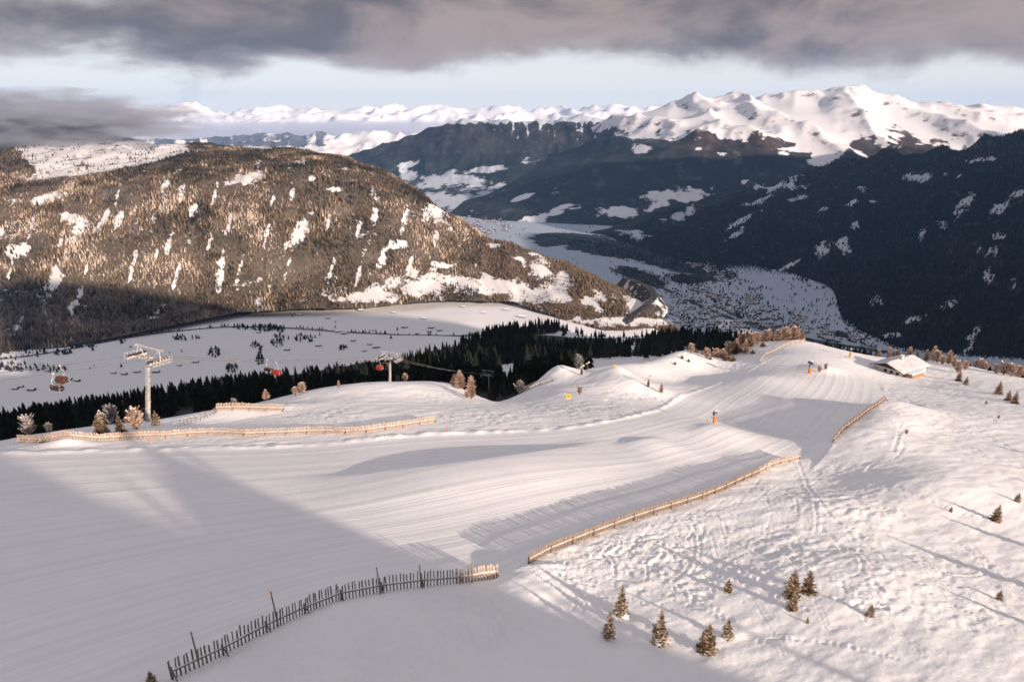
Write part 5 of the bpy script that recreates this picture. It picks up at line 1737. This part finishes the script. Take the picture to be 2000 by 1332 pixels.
def hut():
    A = at(1705, 723, 205.0); Bp = at(1761, 739, 197.0)
    zb = min(A[2], Bp[2]) - 0.2
    fx = Vector((Bp[0] - A[0], Bp[1] - A[1], 0)); W = fx.length; fx.normalize()
    back = Vector((-fx.y, fx.x, 0))
    if back.y < 0:
        back = -back
    Lh = 13.0; wall_h = 2.4; rise = 1.55; o = 0.9
    e = obj('mountain_hut', None, loc=(A[0], A[1], zb), rot=(0, 0, math.atan2(fx.y, fx.x)), label='white walled mountain hut with brown gable and deep snow on its roof', cat='hut')
    # local frame: x along the front wall, y to the back
    mb = MB()
    mb.poly([(0, 0, -2), (W, 0, -2), (W, Lh, -2), (0, Lh, -2), (0, 0, wall_h), (W, 0, wall_h), (W, Lh, wall_h), (0, Lh, wall_h)], [(0, 1, 5, 4), (1, 2, 6, 5), (2, 3, 7, 6), (3, 0, 4, 7), (4, 5, 6, 7)])
    obj('wall', mb.mesh('wall', [MAT['plaster']]), e)
    for yy in (0, Lh):
        mb = MB(); s = -1 if yy == 0 else 1
        mb.poly([(0, yy, wall_h), (W, yy, wall_h), (W / 2, yy, wall_h + rise), (0, yy + s * .12, wall_h), (W, yy + s * .12, wall_h), (W / 2, yy + s * .12, wall_h + rise)], [(0, 1, 2), (5, 4, 3), (0, 3, 4, 1), (1, 4, 5, 2), (2, 5, 3, 0)])
        g = obj('gable', mb.mesh('gable', [MAT['brown_wood']]), e)
        if yy == 0:
            for k in range(18):
                t = (k + .5) / 18; hh = rise * (1 - abs(2 * t - 1))
                if hh > .15:
                    mb = MB(); mb.box((t * W, -.14, wall_h + hh / 2 - .03), (W / 18 - .05, 0.05, hh - .1)); obj('board', mb.mesh('board', [MAT['brown_wood']]), g)
    for sgn in (0, 1):
        mb = MB()
        x0 = -o if sgn == 0 else W + o
        ze = wall_h - rise * (o / (W / 2))
        mb.poly([(W / 2, -o - .3, wall_h + rise + .05), (W / 2, Lh + o, wall_h + rise + .05), (x0, Lh + o, ze + .05), (x0, -o - .3, ze + .05), (W / 2, -o - .3, wall_h + rise + .25), (W / 2, Lh + o, wall_h + rise + .25), (x0, Lh + o, ze + .25), (x0, -o - .3, ze + .25)],
                [(0, 1, 2, 3), (7, 6, 5, 4), (0, 3, 7, 4), (1, 5, 6, 2), (2, 6, 7, 3)])
        rf = obj('roof', mb.mesh('roof', [MAT['brown_wood']]), e)
        # snow on the roof
        nu, nv = 10, 14; V = []
        for j in range(nv):
            for i in range(nu):
                a = i / (nu - 1); b = j / (nv - 1)
                x = W / 2 + (x0 - W / 2) * a * 1.02; y = -o - .35 + (Lh + 2 * o + .4) * b
                edge = min(1, min(b, 1 - b) * 8, (1 - a) * 7)
                V.append((x, y, wall_h + rise + .26 - (rise + (wall_h - ze)) * 0 - (wall_h + rise - ze) * a + (0.38 + 0.10 * math.sin(b * 9 + a * 3)) * math.sqrt(max(0, edge))))
        obj('roof_snow', mesh_np('roof_snow', np.array(V), grid_faces(nu, nv) if sgn else grid_faces(nu, nv)[:, ::-1], [MAT['roof_snow']], smooth=True), rf)
    mb = MB(); mb.box((W * .55, Lh * .45, wall_h + rise + .7), (0.8, 0.8, 1.9)); mb.box((W * .55, Lh * .45, wall_h + rise + 1.75), (1.0, 1.0, 0.2), 1)
    obj('chimney', mb.mesh('chimney', [MAT['plaster'], MAT['snow_piece']]), e)
    for k in range(3):
        xx = W * (0.42 + 0.21 * k)
        mb = MB()
        for (cx, cz, w, h) in ((0, .52, .96, .10), (0, -.52, .96, .10), (-.43, 0, .10, .94), (.43, 0, .10, .94)):
            mb.box((xx + cx, -.04, 1.35 + cz), (w, 0.1, h))
        w_ = obj('window', mb.mesh('window', [MAT['brown_wood']]), e)
        mb = MB(); mb.box((xx, -.02, 1.35), (.76, .04, .92)); obj('pane', mb.mesh('pane', [MAT['glass']]), w_)
    # lower wing on the valley side with board cladding
    mb = MB(); wx0, wx1, wy0, wy1 = W + .05, W + 2.6, 0.6, 7.2
    mb.poly([(wx0, wy0, -2), (wx1, wy0, -2), (wx1, wy1, -2), (wx0, wy1, -2), (wx0, wy0, 2.2), (wx1, wy0, 2.05), (wx1, wy1, 2.05), (wx0, wy1, 2.2)], [(0, 1, 5, 4), (1, 2, 6, 5), (2, 3, 7, 6), (3, 0, 4, 7), (4, 5, 6, 7)])
    wg = obj('wing', mb.mesh('wing', [MAT['tan_wood']]), e)
    for k in range(9):
        mb = MB(); mb.box((wx1 + .03, wy0 + .4 + k * .72, 0.2), (0.05, 0.64, 3.4)); obj('board', mb.mesh('board', [MAT['tan_wood']]), wg)
    mb = MB(); mb.box(((wx0 + wx1) / 2 + .1, (wy0 + wy1) / 2, 2.42), (wx1 - wx0 + .3, wy1 - wy0 + .4, 0.35))
    obj('wing_snow', mb.mesh('wing_snow', [MAT['snow_piece']]), e)


hut()

# ================================================================== SNOW GUNS, LANCES, SIGNS


def px_height(p, hpx):
    d = p[1] * CP - p[2] * SP
    return hpx * d / FPX / math.cos(math.atan2(-p[2], math.hypot(p[0], p[1])))


def snow_gun(px, py, hpx, label, rotz=0.6):
    p = ground(px, py); h = px_height(p, hpx); s = h / 4.2
    e = obj('snow_gun', None, loc=p, rot=(0, 0, rotz), scl=(s, s, s), label=label, cat='snow gun', group='orange padded snow guns')
    mb = MB(); mb.tube([(0, 0, -.5), (0, 0, 1.9), (0, 0, 2.1)], [0.55, 0.45, 0.3], 10); obj('safety_pad', mb.mesh('safety_pad', [MAT['orange_pad']]), e)
    mb = MB(); mb.tube([(0, 0, 1.9), (0, 0, 3.2)], 0.13, 8); obj('mast', mb.mesh('mast', [MAT['galvanised']]), e)
    mb = MB(); mb.tube([(-.75, 0, 3.35), (-.55, 0, 3.42), (.3, 0, 3.62), (.85, 0, 3.75)], [0.34, 0.52, 0.52, 0.42], 14, caps=False)
    mb.tube([(-.7, 0, 3.37), (-.66, 0, 3.38)], 0.3, 14)
    obj('barrel', mb.mesh('barrel', [MAT['gun_blue']], smooth=True), e)
    mb = MB(); mb.tube([(.8, 0, 3.74), (.95, 0, 3.78)], 0.5, 14); mb.box((0, 0, 4.15), (0.9, 0.7, 0.18)); obj('nozzle_ring', mb.mesh('nozzle_ring', [MAT['snow_piece']]), e)
    mb = MB(); mb.box((0, .55, 2.7), (.4, .3, .6)); obj('control_box', mb.mesh('control_box', [MAT['gun_blue']]), e)


snow_gun(1395, 826, 24, 'orange padded snow gun standing alone in the middle of the piste')
snow_gun(1581, 729, 24, 'orange padded snow gun beside the frosty mound on the upper piste', 2.2)
snow_gun(1660, 697, 16, 'small snow gun on the far edge of the piste before the hut', 1.0)


def lance(px, py, hpx, label):
    p = ground(px, py); h = px_height(p, hpx)
    e = obj('snow_lance', None, loc=p, label=label, cat='snow lance', group='slim snow lances')
    mb = MB(); mb.tube([(0, 0, -.4), (0, 0, h * .8)], .14, 6); mb.tube([(0, 0, .2), (0, 0, h * .45)], .28, 8); obj('mast', mb.mesh('mast', [MAT['brown_wood']]), e)
    mb = MB(); mb.tube([(0, 0, h * .75), (.35, 0, h)], .09, 6); mb.box((.35, 0, h), (.5, .4, .35)); mb.box((-.25, 0, h * .8), (.35, .35, .3)); obj('head', mb.mesh('head', [MAT['frosted_steel']]), e)


lance(1266, 756, 20, 'frosted snow lance on the right shoulder of the broad snow mound')
lance(1136, 732, 18, 'dark snow lance between the pointed mound and the wood')
lance(1147, 722, 14, 'slim dark lance beside the little larch at the edge of the wood')


def sign(px, py, w, label):
    p = ground(px, py + 12); s = px_height(p, w)
    e = obj('piste_sign', None, loc=p, label=label, cat='sign', group='yellow signs')
    mb = MB(); mb.tube([(0, 0, -.4), (0, 0, 1.6 * s)], .05, 6); obj('post', mb.mesh('post', [MAT['galvanised']]), e)
    mb = MB(); mb.box((0, -.06, 1.5 * s), (s, .05, s)); b = obj('panel', mb.mesh('panel', [MAT['sign_yellow']]), e)
    mb = MB(); mb.box((0, -.10, 1.5 * s), (s * .5, .02, s * .42)); mb.box((0, -.10, 1.9 * s), (s * .2, .02, s * .12)); obj('emblem', mb.mesh('emblem', [MAT['orange_pad']]), b)


sign(1110, 774, 8.5, 'square yellow warning sign below the broad snow mound')
sign(1201, 708, 4, 'tiny yellow sign at the edge of the wood')

for px, py, hpx, lab in [(292, 868, 10, 'red piste marker on the bank below the frosted fence'), (873, 846, 8, 'red piste marker at the far bend of the piste'), (1381, 828, 8, 'thin red marker stake beside the lone snow gun'), (1100, 1062, 8, 'small red stake on the piste side of the brown fence'), (1413, 762, 7, 'small stake at the lip of the shaded bowl')]:
    p = ground(px, py); h = px_height(p, hpx)
    e = obj('piste_marker', None, loc=p, label=lab, cat='marker', group='red piste markers')
    mb = MB(); mb.tube([(0, 0, -.3), (0, 0, h)], .04, 5); obj('stake', mb.mesh('stake', [MAT['marker_red']]), e)
    mb = MB(); mb.tube([(0, 0, h * .8), (0, 0, h * 1.0)], .10, 8); obj('band', mb.mesh('band', [MAT['orange_pad']]), e)

# ================================================================== NEAR TREES AND BUSHES
spruce(1190, 1244, 56, 0, 'slim snow dusted young spruce at the edge of the bottom shadow', snow=True)
spruce(1213, 1200, 62, 0, 'slender young spruce above and left of the snow mounded one', snow=True)
spruce(1288, 1256, 66, 2, 'young spruce with a big white snow mound at its foot', snow=True)
spruce(1381, 1272, 60, 1, 'broad dark young spruce lowest of the group on the chopped slope')
spruce(1421, 1246, 44, 2, 'small young spruce just up and right of the broad dark one', snow=True)
spruce(1421, 1154, 28, 3, 'little round spruce alone in the chopped snow')
spruce(1545, 1166, 60, 3, 'tallest spruce of the trio on the right slope', wscale=0.9)
spruce(1578, 1157, 48, 1, 'right hand spruce of the trio on the right slope')
spruce(1546, 1190, 36, 3, 'lower spruce of the trio, in front of the tallest')
spruce(1577, 1216, 14, 2, 'tiny brown seedling below the spruce trio')
spruce(1699, 1204, 28, 3, 'small brown spruce by itself right of the trio')
spruce(1952, 1169, 22, 3, 'small brown spruce low by the right picture edge')
spruce(1945, 1016, 38, 1, 'dark pointed spruce on the smooth slope near the right edge')
spruce(1987, 979, 22, 3, 'round little spruce cut close to the right edge above the pointed one')
spruce(1857, 999, 12, 3, 'tiny seedling left of the dark pointed spruce')
spruce(296, 1336, 30, 3, 'dark spruce top peeking in left of the near fence end')
spruce(1949, 770, 32, 1, 'dark green spruce on the right crest, left of a touching pair')
spruce(1969, 783, 26, 1, 'left dark spruce of the touching pair on the right crest')
spruce(1981, 788, 30, 1, 'right dark spruce of the touching pair on the right crest')
spruce(1872, 744, 26, 1, 'dark spruce under a frosted bush on the right crest')
spruce(1886, 752, 20, 1, 'short dark spruce at the tail of the frosted bush on the right crest')
spruce(193, 846, 40, 3, 'stout dark spruce with a golden frosted top, left of the pylon', wscale=1.0)
spruce(207, 846, 30, 1, 'dark green spruce touching the stout golden topped one')
spruce(236, 846, 42, 1, 'dark spruce with golden frosted tip standing alone left of the pylon')
spruce(306, 830, 34, 3, 'dark spruce close against the right side of the tall pylon')


def woody(meshes, px, py, hpx, label, group=None, name='frosted_larch', h0=4.0, back=0.0, stem=False):
    p = ground(px, py)
    if p is None:
        return
    if back:
        k = 1 + back / p[1]
        x, y = p[0] * k, p[1] * k
        p = np.array([x, y, h_full(x, y)[0]])
    h = px_height(p, hpx); s = h / h0
    e = obj(name, None, loc=p, rot=(0, 0, random.uniform(0, 6.28)), scl=(s, s, s), label=label, cat='tree' if 'larch' in name else 'bush', group=group)
    obj('branches', random.choice(meshes), e)
    obj('trunk', trunk_small, e)


mb = MB(); mb.tube([(0, 0, -.5), (0, 0, 1.2)], [.09, .05], 6); trunk_small = mb.mesh('trunk', [MAT['bark']])
woody(LARCH, 195, 826, 26, 'golden frosted larch rising behind the stout spruce left of the pylon')
woody(FBUSH, 268, 838, 38, 'round pink frosted bush just left of the tall pylon', name='frosted_bush', h0=2.4)
woody(FBUSHP, 216, 822, 36, 'pale grey frosted bush behind the spruces left of the pylon', name='frosted_bush', h0=2.4)
woody(FBUSHP, 58, 848, 36, 'grey leafless bush at the far left end of the frosted fence', name='frosted_bush', h0=2.4)
woody(FBUSHP, 96, 840, 18, 'low grey bush beside the far left leafless one', name='frosted_bush', h0=2.4)
woody(LARCH, 520, 778, 22, 'little frosted larch alone on the left crest above the short fence')
woody(FBUSH, 578, 772, 16, 'left of two low orange bushes on the crest of the knoll', name='frosted_bush', h0=2.4)
woody(FBUSH, 592, 768, 20, 'right of two low orange bushes on the crest of the knoll', name='frosted_bush', h0=2.4)
woody(FBUSHP, 457, 790, 18, 'pale frosted shrub behind the short fence on the knoll', name='frosted_bush', h0=2.4)
woody(LARCH, 662, 756, 14, 'small pale larch behind the knoll crest', name='frosted_larch')
woody(FBUSH, 792, 741, 14, 'small golden bush right of the sunlit pylon', name='frosted_bush', h0=2.4)
woody(LARCH, 898, 760, 36, 'left golden frosted larch of the pair above the notch')
woody(LARCH, 921, 778, 44, 'right golden frosted larch of the pair above the notch')
woody(LARCH, 888, 756, 24, 'short golden larch at the left flank of the pair above the notch')
woody(FBUSH, 912, 779, 14, 'low orange scrub at the foot of the golden larch pair', name='frosted_bush', h0=2.4)
woody(FBUSH, 1132, 770, 15, 'small brown bush left of the broad snow mound', name='frosted_bush', h0=2.4)
woody(LARCH, 1291, 768, 20, 'lone pale golden larch on the right foot of the broad mound')
woody(FBUSHP, 1130, 728, 26, 'grey bare bush behind the pointed snow mound', name='frosted_bush', h0=2.4, back=6)
woody(FBUSHP, 1015, 770, 24, 'grey bare bush at the left end of the dark notch fence', name='frosted_bush', h0=2.4, back=4)
woody(FBUSH, 1770, 848, 9, 'small brown twiggy bush on the hollow below the right track', name='frosted_bush', h0=2.4)
woody(FBUSH, 1600, 727, 12, 'frosted bush on the mound beside the snow gun', name='frosted_bush', h0=2.4)
woody(FBUSHP, 1612, 722, 11, 'pale shrub on top of the mound beside the snow gun', name='frosted_bush', h0=2.4)

GR = 'frosted larches along the crest'
for px, py, hpx in [(1443, 668, 18), (1437, 690, 22), (1478, 672, 28), (1488, 662, 16), (1395, 672, 20), (1408, 690, 16), (1512, 660, 18), (1527, 664, 20), (1540, 662, 26), (1548, 662, 22), (1558, 662, 22), (1567, 665, 14),
                    (1716, 694, 14), (1737, 695, 18), (1775, 702, 20), (1790, 704, 16), (1808, 706, 18), (1822, 706, 24), (1840, 712, 20), (1852, 712, 22), (1862, 716, 18), (1420, 660, 14), (1455, 690, 20)]:
    woody(LARCH + FBUSH, px, py, hpx * 1.3, 'pink frosted larch lining the far crest beside the piste or hut', GR)
GR = 'frosted bushes along the right crest'
for px, py, hpx in [(1870, 728, 22), (1885, 722, 16), (1945, 730, 18), (1960, 732, 24), (1975, 735, 24), (1990, 737, 22), (1905, 718, 14), (1925, 722, 14), (1380, 700, 18), (1350, 690, 18), (1400, 684, 22), (1425, 676, 24), (1450, 668, 22), (1468, 676, 24), (1500, 664, 22), (1415, 668, 18), (1520, 662, 20), (1535, 660, 24), (1552, 660, 24), (1750, 700, 16), (1830, 708, 22), (1915, 720, 18), (1925, 790, 7), (1950, 818, 7)]:
    woody(FBUSH, px, py, hpx, 'pink frosted bush on the right crest or the shaded rim left of it', GR, name='frosted_bush', h0=2.4)
# dark dwarf pines
SHR = spruce_crown(9, 0.62, 9, 0.05, h=3.0, sparse=1.5)
SPRUCE.append((SHR, 'dwarf'))
GR = 'dark dwarf pines on the shaded rim'
for px, py, hpx in [(1376, 694, 18), (1405, 692, 16), (1420, 704, 20), (1412, 700, 14), (1437, 690, 18), (1452, 686, 18), (1490, 676, 12), (1462, 676, 14), (1395, 682, 12), (1440, 672, 14), (1332, 700, 8), (1345, 706, 7), (1318, 712, 7), (1432, 704, 12), (1470, 690, 10), (1360, 684, 12), (1387, 702, 8)]:
    p = ground(px, py)
    spruce(px, py, hpx, 4, 'low dark dwarf pine in the scrub of the shaded rim', GR, name='dwarf_pine', wscale=1.1)
GR = 'conifers behind the far crest'
for k in range(46):
    px = random.uniform(1590, 1760) if k < 26 else random.uniform(1860, 2010)
    base = np.interp(px, [1590, 1660, 1720, 1760, 1860, 2010], [672, 692, 699, 703, 716, 742])
    y = random.uniform(255, 290)
    top = base - random.uniform(6, 18)
    q = at(px, top, y); h = random.uniform(6, 11)
    e = obj('conifer', None, loc=q - np.array([0, 0, h]), label='dark conifer peeping over the far crest by the piste or hut', cat='tree', group=GR, scl=(h * 1.2, h * 1.2, h), rot=(0, 0, random.uniform(0, 6)))
    obj('crown', STARSM[k % 3], e); obj('trunk', CTRUNK, e)

# trees outside the frame, up-sun, whose long shadows cross the right slope
for px, py, hpx, v in [(2060, 1085, 60, 1), (2110, 1180, 90, 1), (2075, 1240, 60, 0), (2090, 905, 40, 1), (2060, 960, 30, 1)]:
    spruce(px, py, hpx, v, 'spruce of the right slope standing beyond the picture edge', 'spruces beyond the picture edge')
for s, d_, h in [(17.5, 84, 5), (24.2, 86, 6), (27, 88, 4), (9, 86, 6), (4, 88, 7), (33.5, 84, 4), (41, 84, 5), (20.5, 88, 3)]:
    x, y = (s + d_) * .70711, (s - d_) * .70711
    p = np.array([x, y, h_fore(np.array([x]), np.array([y]))[0]])
    e = obj('conifer', None, loc=p, label='conifer on the hill top behind the viewpoint', cat='tree', group='conifers on the hill top', scl=(h, h, h))
    obj('crown', STARSM[0], e); obj('trunk', CTRUNK, e)

# ================================================================== AIR


def volume_mat(name, color, density, noise=None):
    m = bpy.data.materials.new(name); m.use_nodes = True
    nt = m.node_tree; nt.nodes.clear()
    out = nt.nodes.new('ShaderNodeOutputMaterial'); v = nt.nodes.new('ShaderNodeVolumePrincipled')
    v.inputs['Color'].default_value = tuple(color) + (1,)
    v.inputs['Density'].default_value = density
    v.inputs['Anisotropy'].default_value = 0.0
    if noise:
        tc = nt.nodes.new('ShaderNodeTexCoord')
        mp = N(nt, 'ShaderNodeMapping', ins={'Vector': tc.outputs['Object'], 'Scale': noise['stretch']})
        n = N(nt, 'ShaderNodeTexNoise', ins={'Vector': mp.outputs[0], 'Scale': noise['scale'], 'Detail': 5.0, 'Roughness': 0.6})
        ln = N(nt, 'ShaderNodeVectorMath', operation='LENGTH', ins={0: tc.outputs['Object']})
        f = M(nt, 'ADD', M(nt, 'SUBTRACT', 1.0, ln.outputs['Value']), M(nt, 'MULTIPLY_ADD', n.outputs[0], 2.2, -1.15))
        nt.links.new(M(nt, 'MULTIPLY', SS(nt, f, 0.0, 0.6), density), v.inputs['Density'])
    nt.links.new(v.outputs[0], out.inputs['Volume'])
    return m


def box_mesh(name, x0, x1, y0, y1, z0, z1, mats):
    mb = MB(); mb.box(((x0 + x1) / 2, (y0 + y1) / 2, (z0 + z1) / 2), (x1 - x0, y1 - y0, z1 - z0)); return mb.mesh(name, mats)


obj('haze', box_mesh('haze', -39000, 39000, -32000, 40000, -1400, 1300, [volume_mat('haze', (0.26, 0.52, 1.0), 1.5e-5)]), kind='stuff', label='thin bluish mountain haze filling the valleys', cat='haze')


def cloud(px, py, Y, rx, ry, rz, dens, label, scale=1.6, stretch=(1, 1, 1), color=(0.80, 0.86, 1.0)):
    nu, nv = 24, 14
    a = np.linspace(0, 2 * np.pi, nu); b = np.linspace(-np.pi / 2, np.pi / 2, nv)
    A, B_ = np.meshgrid(a, b)
    V = np.c_[(np.cos(A) * np.cos(B_)).ravel(), (np.sin(A) * np.cos(B_)).ravel(), np.sin(B_).ravel()]
    me = mesh_np('cloud_bank', V, grid_faces(nu, nv), [volume_mat('cloud_vapour', color, dens, {'scale': scale, 'stretch': stretch})])
    o = obj('cloud_bank', me, loc=at(px, py, Y), scl=(rx, ry, rz), kind='stuff', label=label, cat='cloud')
    return o


cloud(60, 238, 4000, 980, 600, 190, 0.011, 'dark grey cloud bank lying on the wooded mountain top', color=(0.52, 0.57, 0.68), scale=2.6)  # vapour colour lowered so the bank looks shaded
cloud(600, 252, 25000, 11000, 2500, 420, 0.0007, 'pale low cloud layer before the far snowy range', scale=2.2)
